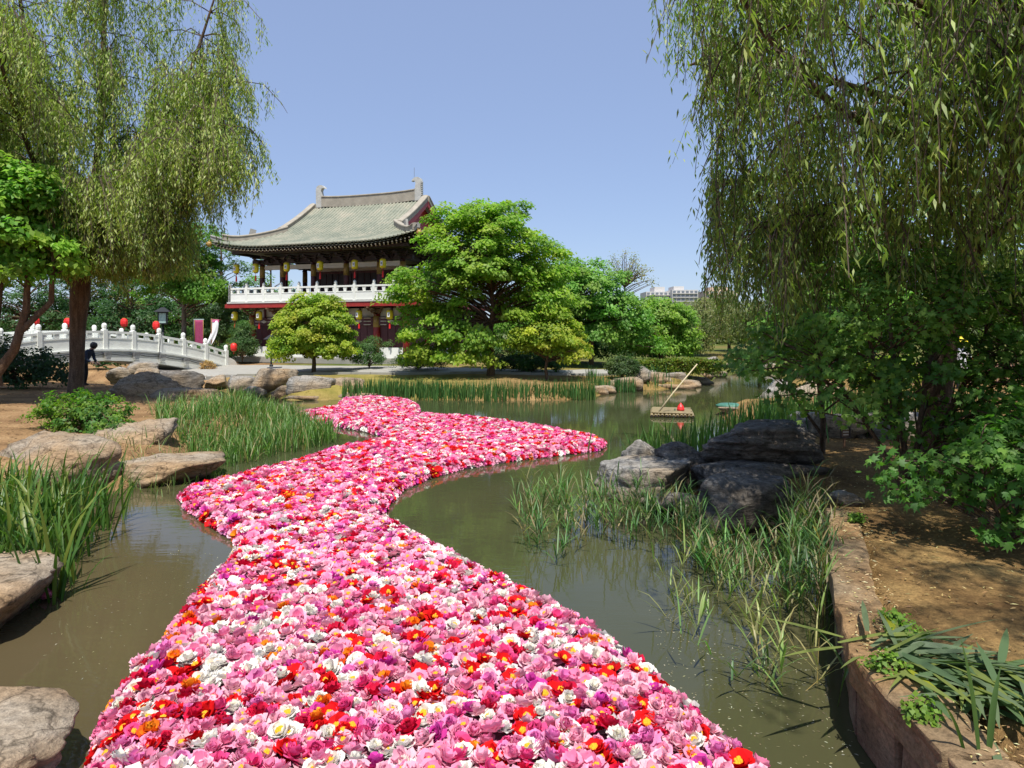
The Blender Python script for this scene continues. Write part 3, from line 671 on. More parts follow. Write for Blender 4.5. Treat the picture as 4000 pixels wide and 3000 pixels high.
# tile rows: a half-round rib each, laid from eave to ridge, with its round end tile
def rib(pts, r=.062):
    mb = MB(); n = 5; V = []; F = []
    pts = [Vector(p) for p in pts]
    for i, p in enumerate(pts):
        t = (pts[min(i + 1, len(pts) - 1)] - pts[max(i - 1, 0)]).normalized(); sd = t.cross(Vector((0, 0, 1))).normalized(); up = sd.cross(t)
        for k in range(n):
            th = math.pi * k / (n - 1); V.append(p + sd * math.cos(th) * r + up * math.sin(th) * r * 1.05)
    for i in range(len(pts) - 1):
        for k in range(n - 1): F.append((i * n + k, i * n + k + 1, (i + 1) * n + k + 1, (i + 1) * n + k))
    F.append(tuple(range(n))); mb.add(V, F)
    t = (pts[1] - pts[0]).normalized()
    c = pts[0] - t * .02 + Vector((0, 0, .01)); sd = t.cross(Vector((0, 0, 1))).normalized(); up = sd.cross(t)
    ring = [c + sd * math.cos(a) * .075 + up * math.sin(a) * .075 for a in [k * math.pi / 4 for k in range(8)]]
    mb.add(ring + [p + t * .05 for p in ring], [tuple(range(8))] + [(k, (k + 1) % 8, 8 + (k + 1) % 8, 8 + k) for k in range(8)])
    return mb
pitch = .236
nr = int(2 * EX / pitch)
hidden = MB()
for sgn in (-1, 1):
    for i in range(nr):
        x = -EX + pitch * (i + .5) + .06
        dmax = EY - .12 if abs(x) < XR - .05 else EX - abs(x) - .02
        if dmax < .25: continue
        pts = [(x, sgn * (EY - dd), float(zfront(x, dd)) if dd <= GXB else float(prof(dd))) for dd in np.linspace(-.05, dmax, 9)]
        r = rib(pts)
        if sgn < 0: r.build('tile_row', M['tile'], ROOF, True)
        else: hidden.add(r.v, r.f)
    for i in range(int(2 * EY / pitch)):
        y = -EY + pitch * (i + .5) + .06; dmax = min(GXB - .02, EY - abs(y) - .02)
        if dmax < .25: continue
        pts = [(sgn * (EX - dd), y, float(zside(y, dd))) for dd in np.linspace(-.05, dmax, 6)]
        r = rib(pts)
        if sgn > 0: r.build('tile_row', M['tile'], ROOF, True)
        else: hidden.add(r.v, r.f)
tag(hidden.build('tile_rows', M['tile'], ROOF, True), kind='stuff')
# ridges
def ridge(pts, w, h, name, mat, cap=.05):
    mb = MB(); pts = [Vector(p) for p in pts]; V = []; F = []
    pr = [(-w / 2, -.05), (w / 2, -.05), (w / 2, h), (w / 2 + .04, h), (w / 2 + .03, h + cap), (w / 5, h + cap * 1.7), (-w / 5, h + cap * 1.7), (-w / 2 - .03, h + cap), (-w / 2 - .04, h), (-w / 2, h)]
    n = len(pr)
    for i, p in enumerate(pts):
        t = (pts[min(i + 1, len(pts) - 1)] - pts[max(i - 1, 0)]); t.z = 0; t.normalize(); sd = Vector((t.y, -t.x, 0))
        for (a, b) in pr: V.append(p + sd * a + Vector((0, 0, b)))
    for i in range(len(pts) - 1):
        for k in range(n): F.append((i * n + k, i * n + (k + 1) % n, (i + 1) * n + (k + 1) % n, (i + 1) * n + k))
    F.append(tuple(range(n))); F.append(tuple((len(pts) - 1) * n + k for k in range(n)))
    return mb.add(V, F).build(name, mat, ROOF)
zr = float(prof(EY)) - .02
RXX = 3.25
ridge([(x, 0, zr + .10 * (abs(x) / RXX) ** 3) for x in np.linspace(-RXX, RXX, 13)], .3, .56, 'main_ridge', M['tile_band'])
for sx in (-1, 1):
    for sy in (-1, 1):
        ridge([(sx * (XR - .12), sy * (EY - dd), float(prof(dd)) + .04) for dd in np.linspace(EY - .1, GXB - .25, 8)], .32, .24, 'verge_ridge', M['tile_band'])
        ridge([(sx * (EX - dd), sy * (EY - dd), float(zfront(EX - dd, dd)) + .03 + .10 * max(0, 1 - abs(dd - .45) / .45)) for dd in np.linspace(GXB, .45, 9)], .26, .22, 'hip_ridge', M['tile_band'])
        ridge([(sx * (EX - dd), sy * (EY - dd), float(zfront(EX - dd, dd)) + .02 + (.12 * (1 - dd / .4) if dd < .4 else 0)) for dd in np.linspace(.42, .02, 4)], .14, .12, 'hip_ridge', M['tile_grey'])
        # stepped end piece standing on the hip
        dd = 1.55; z = float(zfront(EX - dd, dd)) + .2
        o = MB().box((0, 0, .22), (.34, .13, .4)).add([], []).build('hip_ornament', M['tile_grey'], ROOF); o.location = (sx * (EX - dd), sy * (EY - dd), z); o.rotation_euler = (0, -.25 * sx, math.radians(45) * sx * sy)
        # gilded beast head at the corner beam
        hb = MB().lathe([(.02, -.16), (.11, -.12), (.15, -.02), (.13, .08), (.07, .15), (.02, .17)], 8)
        hb.box((0, -.12, .02), (.12, .12, .09)).box((-.06, 0, .16), (.04, .06, .09)).box((.06, 0, .16), (.04, .06, .09))
        o = hb.build('corner_beast_head', M['gold'], ROOF, True); o.location = (sx * (EX + .02), sy * (EY + .02), float(zfront(EX, 0)) - .2); o.rotation_euler = (0, 0, math.radians(45) * (1 if sx * sy < 0 else -1))
    # owl-tail finials at the ridge ends: upright block, tail curling inward over the ridge
    out = [(-.32, -.1), (.34, -.1), (.36, .35), (.33, .8), (.37, 1.12), (.30, 1.32), (.10, 1.42), (-.12, 1.40), (-.30, 1.30), (-.38, 1.16), (-.26, 1.20), (-.12, 1.18), (-.05, 1.02), (-.10, .8), (-.16, .5), (-.30, .38)]
    mb = MB(); mb.extrude(out, lambda p: (p[0], -.15, p[1]), lambda p: (p[0], .15, p[1]))
    o = mb.build('ridge_finial', M['finial'], ROOF); o.location = (sx * (RXX + .1), 0, zr + .1); o.scale = (sx * .85, .9, .92)
    fin = MB()
    for k in range(8): fin.box((.39, 0, .15 + k * .13), (.06, .2, .07))
    f_ = fin.build('ridge_finial_scales', M['finial'], ROOF); f_.location = o.location; f_.scale = (sx * .85, .9, .92)
    # red gable wall and barge boards
    g = [(-(EY - GXB) + .1, float(prof(GXB)) - .1), (EY - GXB - .1, float(prof(GXB)) - .1)] + [(y, float(prof(EY - abs(y))) - .08) for y in np.linspace(EY - GXB - .1, -(EY - GXB - .1), 9)]
    xg = EX - GXB
    MB().extrude(g, lambda p: (sx * (xg - .05), p[0], p[1]), lambda p: (sx * (xg + .02), p[0], p[1])).build('gable_wall', M['lacquer'], PAV)
    for sy in (-1, 1):
        ys_ = np.linspace(EY - GXB + .25, 0.02, 8)
        bb_ = [(y * sy, float(prof(EY - y)) - .03) for y in ys_] + [(y * sy, float(prof(EY - y)) - .34) for y in ys_[::-1]]
        MB().extrude(bb_, lambda p: (sx * (XR - .06), p[0], p[1]), lambda p: (sx * (XR + .0), p[0], p[1])).build('barge_board', M['lacquer'], PAV)
MB().tube([(RXX - .1, 0, zr + 1.2), (RXX - .1, 0, zr + 2.0)], .012, 5).build('lightning_rod', M['boxgrey'], PAV)
# rafters in two tiers with pale painted ends
raf_me = MB().box((0, .35, 0), (.085, .9, .085)).mesh('rafter'); raf_me.materials.append(M['darkwood'])
end_me = MB().box((0, -.106, 0), (.07, .012, .07)).mesh('rafter_end'); end_me.materials.append(M['cream'])
def rafters(sgn, side, n, half):
    for i in range(n):
        a = -half + (i + .5) * 2 * half / n
        for tier, (dd, dz) in enumerate(((.10, -.20), (.55, -.33))):
            if abs(a) > half - dd - .15: continue
            z = float((zside if side else zfront)(a, dd)) + dz
            o = link('rafter', raf_me, None, PAV)
            if side: o.location = (sgn * (EX - dd - .12), a, z); o.rotation_euler = (.32, 0, math.radians(90) * sgn)
            else: o.location = (a, sgn * (EY - dd - .12), z); o.rotation_euler = (.32, 0, 0 if sgn < 0 else math.pi)
            link('rafter_end', end_me, None, o)
rafters(-1, False, 54, EX); rafters(1, True, 49, EY)
z0 = lambda z: z - PZ
CXU, CYU = (-4.57, -3.16, -1.07, 1.07, 3.16, 4.57), 3.95
CXL, CYL = (-4.98, -3.2, -1.1, 1.1, 3.2, 4.98), 4.3
def part(name, mat, *boxes):
    mb = MB()
    for (c, d) in boxes: mb.box((c[0], c[1], z0(c[2])), d)
    return mb.build(name, mat, PAV)
# eave beams and dark ceiling under the roof
part('eave_beam', M['darkwood'], ((0, -CYU, 6.45), (10.4, .2, .26)), ((0, CYU, 6.45), (10.4, .2, .26)), ((-4.57, 0, 6.45), (.2, 7.7, .26)), ((4.57, 0, 6.45), (.2, 7.7, .26)))
part('purlin', M['darkwood'], ((0, -EY + .75, 6.93), (11.2, .16, .16)), ((0, EY - .75, 6.93), (11.2, .16, .16)), ((-EX + .75, 0, 6.93), (.16, 9.9, .16)), ((EX - .75, 0, 6.93), (.16, 9.9, .16)))
part('ceiling', M['darkwood'], ((0, 0, 6.92), (9.0, 7.8, .05)))
# columns with gilded heads, bracket sets
def column(x, y, zb, zt, r, gold=(0, 0)):
    o = MB().lathe([(r * 1.02, zb - PZ), (r, (zb + zt) / 2 - PZ), (r * .92, zt - PZ)], 10, (x, y, 0)).build('column', M['lacquer'] if zb < 3 else M['maroon'], PAV, True)  # upper columns take darker maroon, painting in the eave's shade
    if gold[1] > gold[0]: MB().lathe([(r * 1.03, gold[0] - PZ), (r * 1.0, gold[1] - PZ)], 10, (x, y, 0)).build('gilded_sleeve', M['gold'], o, True)
    return o
def bracket(x, y, zb, s, nx_, ny_):
    mb = MB()
    for k in range(4):
        w = .18 + .2 * k
        mb.box((x + nx_ * .1 * k, y + ny_ * .1 * k, z0(zb + .05 + k * .13)), (w * s if ny_ else .14, .14 if ny_ else w * s, .07))
        mb.box((x + nx_ * (.12 + .16 * k), y + ny_ * (.12 + .16 * k), z0(zb + .05 + k * .13)), (.11 + (abs(nx_) * .22 * k), .11 + (abs(ny_) * .22 * k), .07))
        for e_ in (-1, 1):
            mb.box((x + nx_ * .1 * k + (e_ * w / 2 * s if ny_ else 0), y + ny_ * .1 * k + (0 if ny_ else e_ * w / 2 * s), z0(zb + .11 + k * .13)), (.1, .1, .06))
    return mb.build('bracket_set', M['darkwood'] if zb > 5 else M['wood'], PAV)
for x in CXU:
    for sy in (-1, 1):
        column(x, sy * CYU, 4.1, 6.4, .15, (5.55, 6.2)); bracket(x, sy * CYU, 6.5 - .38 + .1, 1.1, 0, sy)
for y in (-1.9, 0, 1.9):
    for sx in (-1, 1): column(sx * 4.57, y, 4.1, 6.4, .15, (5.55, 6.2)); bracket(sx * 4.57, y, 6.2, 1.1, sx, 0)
for i in range(5):
    xm = (CXU[i] + CXU[i + 1]) / 2
    part('brace_panel', M['cream'], ((xm, -CYU + .02, 6.12), (CXU[i + 1] - CXU[i] - .34, .05, .26)))
    bracket(xm, -CYU, 6.24, .8, 0, -1)
# upper room behind the gallery
part('upper_wall', M['maroon'], ((.9, -2.55, 5.0), (5.9, .12, 1.85)), ((.9, 2.55, 5.0), (5.9, .12, 1.85)), ((3.85, 0, 5.0), (.12, 5.0, 1.85)), ((-2.05, 0, 5.0), (.12, 5.0, 1.85)))
part('upper_wall_band', M['cream'], ((.9, -2.6, 6.03), (5.9, .16, .2)), ((3.9, 0, 6.03), (.16, 5.0, .2)))
for x in np.arange(-1.75, 3.8, .42): part('lattice_leaf', M['darkwood'], ((x, -2.63, 4.98), (.36, .05, 1.6)))
# balcony floor, red fascia
part('balcony_floor', M['marble_grey'], ((0, 0, 4.085), (11.95, 10.45, .07)))
part('fascia', M['lacquer'], ((0, -5.12, 3.92), (12.1, .14, .25)), ((0, 5.12, 3.92), (12.1, .14, .25)), ((5.98, 0, 3.92), (.14, 10.08, .25)), ((-5.98, 0, 3.92), (.14, 10.08, .25)))
part('balcony_beam_ends', M['lacquer'], ((6.1, -5.1, 3.9), (.12, .16, .2)), ((-6.1, -5.1, 3.9), (.12, .16, .2)))
part('balcony_soffit', M['darkwood'], ((0, 0, 3.86), (11.7, 9.9, .06)))
# marble balustrade, panel by panel
BX, BY = 5.85, 5.1
post_me = MB().box((0, 0, .43), (.15, .15, .86)).box((0, 0, .885), (.11, .11, .05)).lathe([(.075, .91), (.085, .97), (.06, 1.04), (.015, 1.08)], 8).mesh('baluster_post'); post_me.materials.append(M['marble'])
def panel_mesh(w):
    rail = MB().box((0, 0, .76), (w, .11, .09)); pan = MB().box((0, 0, .27), (w, .08, .36)); fr = MB().box((0, 0, .47), (w, .11, .05)).box((0, 0, .06), (w, .12, .07))
    bal = MB()
    for t in (0,): bal.add([(t * w - .07, -.035, .49), (t * w + .07, -.035, .49), (t * w + .07, .035, .49), (t * w - .07, .035, .49), (t * w - .11, -.035, .72), (t * w + .11, -.035, .72), (t * w + .11, .035, .72), (t * w - .11, .035, .72)], [(3, 2, 1, 0), (4, 5, 6, 7), (0, 1, 5, 4), (1, 2, 6, 5), (2, 3, 7, 6), (3, 0, 4, 7)])
    out = []
    for n_, mb in (('handrail', rail), ('carved_panel', pan), ('base_rail', fr), ('baluster', bal)):
        me = mb.mesh(n_); me.materials.append(M['marble']); out.append((n_, me))
    return out
def balustrade(p0, p1, n, parent=PAV, z=4.12 - PZ):
    p0 = Vector(p0); p1 = Vector(p1); d = p1 - p0; rz = math.atan2(d.y, d.x); w = d.length / n - .15; pm = panel_mesh(w)
    for i in range(n + 1):
        o = link('balustrade_post', post_me, None, parent); o.location = (*(p0 + d * i / n), z); o.rotation_euler = (0, 0, rz)
        if i < n:
            for n_, me in pm:
                for off in ((-.5, 0, .5) if n_ == 'baluster' else (0,)):
                    o = link(n_, me, None, parent); o.location = (*(p0 + d * (i + .5) / n + d.normalized() * off * (w - .02)), z); o.rotation_euler = (0, 0, rz)
balustrade((-BX, -BY), (BX, -BY), 10); balustrade((BX, -BY), (BX, BY), 9); balustrade((-BX, BY), (-BX, -BY), 9)
# ground floor
part('stylobate', M['concrete'], ((0, 0, .9), (11.6, 10.2, .3)))
for x in CXL:
    for sy in (-1, 1):
        column(x, sy * CYL, 1.05, 3.4, .19, (2.7, 3.3)); bracket(x, sy * CYL, 3.3, 1.4, 0, sy)
        MB().lathe([(.34, 1.05 - PZ), (.36, 1.1 - PZ), (.27, 1.17 - PZ)], 10, (x, sy * CYL, 0)).build('column_base', M['marble_grey'], PAV, True)
for y in (-2.0, 0, 2.0):
    column(4.98, y, 1.05, 3.4, .19, (2.7, 3.3)); bracket(4.98, y, 3.3, 1.4, 1, 0)
for i in range(5):
    a, b = CXL[i], CXL[i + 1]; xm, w = (a + b) / 2, b - a - .36
    part('sill_wall', M['marble'], ((xm, -CYL + .05, 1.34), (w, .22, .56)))
    nl = max(2, int(w / .4))
    for k in range(nl): part('door_leaf', M['maroon'], ((a + .18 + (k + .5) * w / nl, -CYL + .06, 2.22), (w / nl - .03, .07, 1.18)))
    part('painted_beam', M['maroon'], ((xm, -CYL, 3.02), (w, .2, .44)))
    for zz in (2.84, 3.02, 3.19): part('painted_strip', M['cream'], ((xm - w * .3, -CYL - .102, zz), (w * .25, .012, .04)), ((xm + w * .3, -CYL - .102, zz), (w * .25, .012, .04)))
    dm = MB(); dm.extrude([(-.22, 0), (0, -.09), (.22, 0), (0, .09)], lambda p: (xm + p[0], -CYL - .114, z0(3.02) + p[1]), lambda p: (xm + p[0], -CYL - .101, z0(3.02) + p[1])).build('painted_diamond', M['cream'], PAV)
    part('plaster_panel', M['cream'], ((xm, -CYL + .08, 3.5), (w, .06, .46)))
    part('strut', M['maroon'], ((xm, -CYL - .0, 3.5), (.1, .1, .48)))
part('side_wall', M['maroon'], ((4.95, 0, 2.4), (.12, 8.3, 2.7)), ((-4.95, 0, 2.4), (.12, 8.3, 2.7)), ((0, 4.3, 2.4), (9.7, .12, 2.7)))
part('side_sill_wall', M['marble'], ((5.0, 0, 1.33), (.2, 8.2, .55)))
# ------------------------------------------------------------------ lanterns
ROTP = Matrix.Rotation(math.radians(-20), 3, 'Z')
def pav_pt(x, y, z): 
    p = ROTP @ Vector((x, y, 0)); return (p.x - 8.75, p.y + 42.2, z)
def glyph(mb, x, z, s, y, seed):
    r = random.Random(seed)
    for k in range(3): mb.box((x, y, z + (k - 1) * s * .36), (s * r.uniform(.6, 1.0), .006, s * .12))
    mb.box((x + r.uniform(-.1, .1) * s, y, z), (s * .12, .006, s * .95))
def yellow_lantern(loc, label, seed, group):
    e = empty('yellow_lantern', loc, random.uniform(-.5, .2), label, 'lantern', group)
    MB().lathe([(.10, -.24), (.165, -.2), (.175, 0), (.165, .2), (.10, .24)], 12).build('silk_body', M['yellow'], e, True)
    MB().lathe([(.11, -.275), (.115, -.24)], 12).lathe([(.115, .24), (.11, .275)], 12).build('rims', M['gold'], e, True)
    lb = MB().add([(-.065, -.165, -.12), (.065, -.165, -.12), (.065, -.165, .12), (-.065, -.165, .12), (-.065, -.19, -.12), (.065, -.19, -.12), (.065, -.19, .12), (-.065, -.19, .12)], [(0, 1, 2, 3), (7, 6, 5, 4), (0, 4, 5, 1), (1, 5, 6, 2), (2, 6, 7, 3), (3, 7, 4, 0)]).build('paper_label', M['whitecloth'], e)
    g = MB(); glyph(g, 0, 0, .11, -.195, seed); g.build('writing', M['black'], lb)
    MB().tube([(0, 0, .27), (0, 0, .62)], .008, 4).build('hanging_cord', M['darkwood'], e)
    t = MB().tube([(0, 0, -.27), (.01, 0, -.4)], .012, 5).lathe([(.03, -.4), (.045, -.5), (.05, -.72)], 7).build('tassel', M['redsilk'], e)
    return e
ordn = ['leftmost', 'second', 'third', 'fourth', 'fifth', 'sixth']
for i, x in enumerate((-5.55, -4.2, -2.1, .08, 2.25, 3.95)):
    yellow_lantern(pav_pt(x, -4.95, 6.02), ('leftmost yellow lantern hanging under the upper eave' if i == 0 else f'{ordn[i]} yellow lantern from the left hanging under the upper eave'), i, 'yellow lanterns under the upper eave')
for i, (x, lab) in enumerate(((-5.75, 'yellow lantern at the left corner below the red fascia'), (-4.05, 'yellow lantern just right of the left corner column below the balcony'), (2.45, 'yellow lantern right of the round yellow green tree below the balcony'), (4.3, 'yellow lantern nearest the big maple below the balcony'))):
    yellow_lantern(pav_pt(x, -4.85, 3.35), lab, 10 + i, 'yellow lanterns below the balcony')
def red_lantern(loc, label, s=1.0, square=False, pole=0, group='red lanterns by the bridge'):
    e = empty('red_lantern', loc, .2, label, 'lantern', group); n = 8 if square else 14
    MB().lathe([(.07 * s, -.25 * s), (.16 * s, -.2 * s), (.2 * s, -.08 * s), (.2 * s, .08 * s), (.16 * s, .2 * s), (.07 * s, .25 * s)], n).build('silk_body', M['redsilk'], e, not square)
    MB().lathe([(.09 * s, -.29 * s), (.09 * s, -.24 * s)], n).lathe([(.09 * s, .24 * s), (.09 * s, .29 * s)], n).build('rims', M['gold'], e)
    MB().tube([(0, 0, -.28 * s), (0, 0, -.42 * s)], .02 * s, 5).build('tassel', M['redsilk'], e)
    MB().tube([(0, 0, .28 * s), (0, 0, .5 * s)], .008, 4).build('hanging_cord', M['darkwood'], e)
    return e
for (u, v, Y, lab, sq) in ((268, 697, 35.5, 'red lantern above the crown of the bridge right of the trunk', True), (337, 703, 36.2, 'red lantern beside the black lamp above the bridge', True), (505, 750, 37.6, 'round red lantern at the low right end of the bridge', False), (76, 694, 31, 'red lantern glimpsed among the stems at the far left', True), (146, 697, 33, 'red lantern peeping out left of the willow trunk', True)):
    red_lantern(A(u, v, Y), lab, .88, sq)
# ------------------------------------------------------------------ bridge
def bp(t, w=0): return np.array((-18.55 + .33 * t, 27.5 + .94 * t)) + np.array((-.9436, .3312)) * w
def deck(t): return 1.68 - .0172 * (t - 2.2) ** 2
def soff(t): return 1.22 - .0205 * (t - 2.0) ** 2
BR = empty('stone_bridge', (*bp(2), 0), 0, 'white marble arched footbridge with carved balustrade', 'bridge')
bo = np.array((*bp(2), 0))
def bpt(t, w, z): return tuple(np.array((*bp(t, w), z)) - bo)
ts = np.linspace(-5, 10.6, 40); mb = MB(); V = []; F = []
for t in ts:
    s0 = max(soff(t), -.3)
    V += [bpt(t, 0, s0), bpt(t, 0, deck(t)), bpt(t, 2.6, deck(t)), bpt(t, 2.6, s0)]
for i in range(len(ts) - 1):
    for k in range(4): F.append((4 * i + k, 4 * i + (k + 1) % 4, 4 * i + 4 + (k + 1) % 4, 4 * i + 4 + k))
F += [(0, 1, 2, 3), tuple(4 * (len(ts) - 1) + k for k in (3, 2, 1, 0))]
mb.add(V, F).build('arch_span', M['marble'], BR)
def cordon(z0_, h, out, name):
    mb = MB(); V = []; F = []
    for t in ts:
        V += [bpt(t, -out, deck(t) + z0_), bpt(t, .05, deck(t) + z0_), bpt(t, .05, deck(t) + z0_ + h), bpt(t, -out, deck(t) + z0_ + h)]
    for i in range(len(ts) - 1):
        for k in range(4): F.append((4 * i + k, 4 * i + (k + 1) % 4, 4 * i + 4 + (k + 1) % 4, 4 * i + 4 + k))
    mb.add(V, F).build(name, M['marble'], BR)
cordon(-.03, .07, .05, 'string_course')
bpost_me = MB().box((0, 0, .46), (.19, .19, .92)).lathe([(.10, .92), (.075, .96), (.10, 1.0), (.105, 1.1), (.08, 1.17), (.02, 1.2)], 8).mesh('bridge_post'); bpost_me.materials.append(M['marble'])
angb = math.atan2(.94, .33)
def quad_bar(t0, t1, w, th, a, b, name, mat=None):
    "bar between two posts following the slope, from height a to b above the deck"
    P8 = [bpt(t0, w - th / 2, deck(t0) + a), bpt(t1, w - th / 2, deck(t1) + a), bpt(t1, w + th / 2, deck(t1) + a), bpt(t0, w + th / 2, deck(t0) + a), bpt(t0, w - th / 2, deck(t0) + b), bpt(t1, w - th / 2, deck(t1) + b), bpt(t1, w + th / 2, deck(t1) + b), bpt(t0, w + th / 2, deck(t0) + b)]
    return MB().hexa(P8).build(name, mat or M['marble'], BR)
pt = [10.2 - 1.475 * k for k in range(10)]
for w in (.12, 2.48):
    for k, t in enumerate(pt):
        o = link('balustrade_post', bpost_me, None, BR); o.location = bpt(t, w, deck(t) - .02); o.rotation_euler = (0, 0, angb)
        if k < len(pt) - 1:
            a, b = pt[k + 1] + .1, t - .1
            quad_bar(a, b, w, .13, .74, .84, 'handrail'); quad_bar(a, b, w, .12, .5, .55, 'middle_rail'); quad_bar(a, b, w, .085, .05, .5, 'carved_panel')
            q = (b - a)
            quad_bar(a, a + q * .13, w, .10, .55, .74, 'cloud_baluster'); quad_bar(a + q * .42, a + q * .58, w, .10, .55, .74, 'cloud_baluster'); quad_bar(b - q * .13, b, w, .10, .55, .74, 'cloud_baluster')
for w in (.12, 2.48):   # curved drum stones closing the balustrade
    dr = [(0, 0), (1.25, 0), (1.2, .12), (.95, .2), (.82, .36), (.6, .42), (.5, .56), (.3, .66), (.12, .72), (0, .72)]
    t1 = 10.32; z_ = deck(10.7) - .1
    MB().extrude(dr, lambda p: tuple(np.array(bpt(t1 + p[0], w - .07, z_ + p[1]))), lambda p: tuple(np.array(bpt(t1 + p[0], w + .07, z_ + p[1])))).build('drum_stone', M['marble'], BR)
MB().hexa([bpt(10.1, -.1, -.2), bpt(12.6, -.1, -.2), bpt(12.6, 2.7, -.2), bpt(10.1, 2.7, -.2), bpt(10.1, -.1, .6), bpt(12.6, -.1, .5), bpt(12.6, 2.7, .5), bpt(10.1, 2.7, .6)]).build('abutment', M['marble_grey'], BR)
# cable looping along the fascia, floodlights
CB = empty('light_cable', (*bp(2, -.08), deck(2) - .1), 0, 'black cable sagging along the side of the bridge', 'cable')
def cabl(off, sag):
    pts = []
    for k in range(len(pt) - 1):
        for f in np.linspace(0, 1, 7)[:-1]:
            t = pt[k] + (pt[k + 1] - pt[k]) * f; p = bp(t, -.09); pts.append(np.array((p[0], p[1], deck(t) - .1 - off - sag * 4 * f * (1 - f))) - np.array(CB.location))
    return MB().tube(pts, .016, 5)
cabl(0, .02).build('cable_run', M['cable'], CB, True); cabl(.03, .09).build('cable_run', M['cable'], CB, True)
MB().tube([(*(np.array(bp(pt[3], -.06)) - np.array(CB.location[:2])), deck(pt[3]) + .95 - CB.location[2]), (*(np.array(bp(pt[3] - .15, -.08)) - np.array(CB.location[:2])), deck(pt[3]) + .3 - CB.location[2]), (*(np.array(bp(pt[3] - .2, -.09)) - np.array(CB.location[:2])), deck(pt[3]) - .1 - CB.location[2])], .014, 5).build('cable_drop', M['cable'], CB, True)
for k, nm in zip((2, 3, 4, 5), ('lowest floodlight on the bridge fascia, near its right foot', 'floodlight on the bridge fascia under the black lamp', 'floodlight on the bridge fascia right of the stooping person', 'floodlight on the bridge fascia nearest the stooping person')):
    t = pt[k] - .05; p = bp(t, -.14)
    e = empty('floodlight', (p[0], p[1], deck(t) - .2), angb, nm, 'floodlight', 'floodlights on the bridge')
    MB().box((0, 0, .05), (.3, .16, .14)).build('housing', M['boxgrey'], e)
    MB().hexa([(-.1, -.05, -.2), (.1, -.05, -.2), (.1, .05, -.2), (-.1, .05, -.2), (-.14, -.08, -.03), (.14, -.08, -.03), (.14, .08, -.03), (-.14, .08, -.03)]).build('shade', M['marble_grey'], e)
# ------------------------------------------------------------------ lamps, banners
def garden_lamp(loc, h, s, label, glass):
    e = empty('garden_lamp', loc, .3, label, 'lamp')
    MB().tube([(0, 0, 0), (0, 0, h)], .045 * s, 8).lathe([(.09 * s, 0), (.09 * s, .08), (.05 * s, .12)], 8).build('post', M['black'], e, True)
    MB().box((0, 0, h + .02), (.4 * s, .4 * s, .05)).box((0, 0, h + .55 * s), (.42 * s, .42 * s, .05)).build('frame_plates', M['black'], e)
    for sx in (-1, 1):
        for sy in (-1, 1): MB().box((sx * .18 * s, sy * .18 * s, h + .28 * s), (.04, .04, .52 * s)).build('corner_bar', M['black'], e)
    for k in range(4):
        o = MB().box((0, -.17 * s, h + .28 * s), (.3 * s, .012, .46 * s)).build('pane', glass, e); o.rotation_euler = (0, 0, k * math.pi / 2)
    b = .36 * s; z = h + .575 * s
    MB().add([(-b, -b, z), (b, -b, z), (b, b, z), (-b, b, z), (-.08, -.02, z + .22 * s), (.08, -.02, z + .22 * s), (.08, .02, z + .22 * s), (-.08, .02, z + .22 * s)], [(3, 2, 1, 0), (4, 5, 6, 7), (0, 1, 5, 4), (1, 2, 6, 5), (2, 3, 7, 6), (3, 0, 4, 7)]).build('roof', M['black'], e)
p = A(352, 700, 38.0); garden_lamp((p[0], p[1], .8), p[2] - .8, 1.15, 'black lantern topped lamp post standing behind the bridge', M['paleglass'])
p = G(586, 793, .72); garden_lamp((p[0], p[1], .74), .78, 1.0, 'short black lamp post on the path left of the round tree', M['black'])
def cloth(mb, w, h, wave, nxx=8, nzz=10, drift=0):
    V = []; F = []
    for j in range(nzz + 1):
        for i in range(nxx + 1):
            x = (i / nxx - .5) * w; z = -j / nzz * h; f = j / nzz
            V.append((x + drift * f * f, wave * math.sin(i / nxx * 7 + j * .35) * (.3 + f), z))
    for j in range(nzz):
        for i in range(nxx): a = j * (nxx + 1) + i; F.append((a, a + 1, a + nxx + 2, a + nxx + 1))
    return mb.add(V, F)
def solid(o, t=.008):
    md = o.modifiers.new('thickness', 'SOLIDIFY'); md.thickness = t
p = A(430, 690, 38.7)
e = empty('hanging_banner', (p[0] - .32, p[1], .8), -.1, 'maroon hanging banner on a dark pole behind the bridge', 'banner')
MB().tube([(0, .04, 0), (0, .04, p[2] - .75)], .025, 6).build('pole', M['black'], e, True)
MB().box((.32, .02, p[2] - .8), (.6, .03, .05)).build('crossbar', M['paleglass'], e)
o = cloth(MB(), .48, 1.45, .02).build('cloth', M['banner'], e, True); o.location = (.33, 0, p[2] - .83); solid(o)
for sx in (-1, 1):
    o2 = MB().tube([(sx * .25, 0, 0), (sx * .25, .01, -1.45)], .015, 5).build('gold_fringe', M['gold'], o, True)
p = A(457, 688, 38.5)
e = empty('flag', (p[0], p[1], .8), .1, 'white flag with pink top drooping from a wooden pole', 'flag')
MB().tube([(0, 0, 0), (0, 0, p[2] - .8)], .035, 7).build('pole', M['wood'], e, True)
MB().tube([(-.05, 0, p[2] - .84), (.5, 0, p[2] - .88)], .025, 6).build('crossbar', M['wood'], e, True)
o = cloth(MB(), .34, 1.35, .05, drift=-.38).build('cloth', M['whitecloth'], e, True); o.location = (.22, -.02, p[2] - .93); solid(o)
o = MB().box((.22, -.02, p[2] - .93), (.36, .03, .14)).build('pink_band', M['pinkcloth'], e)
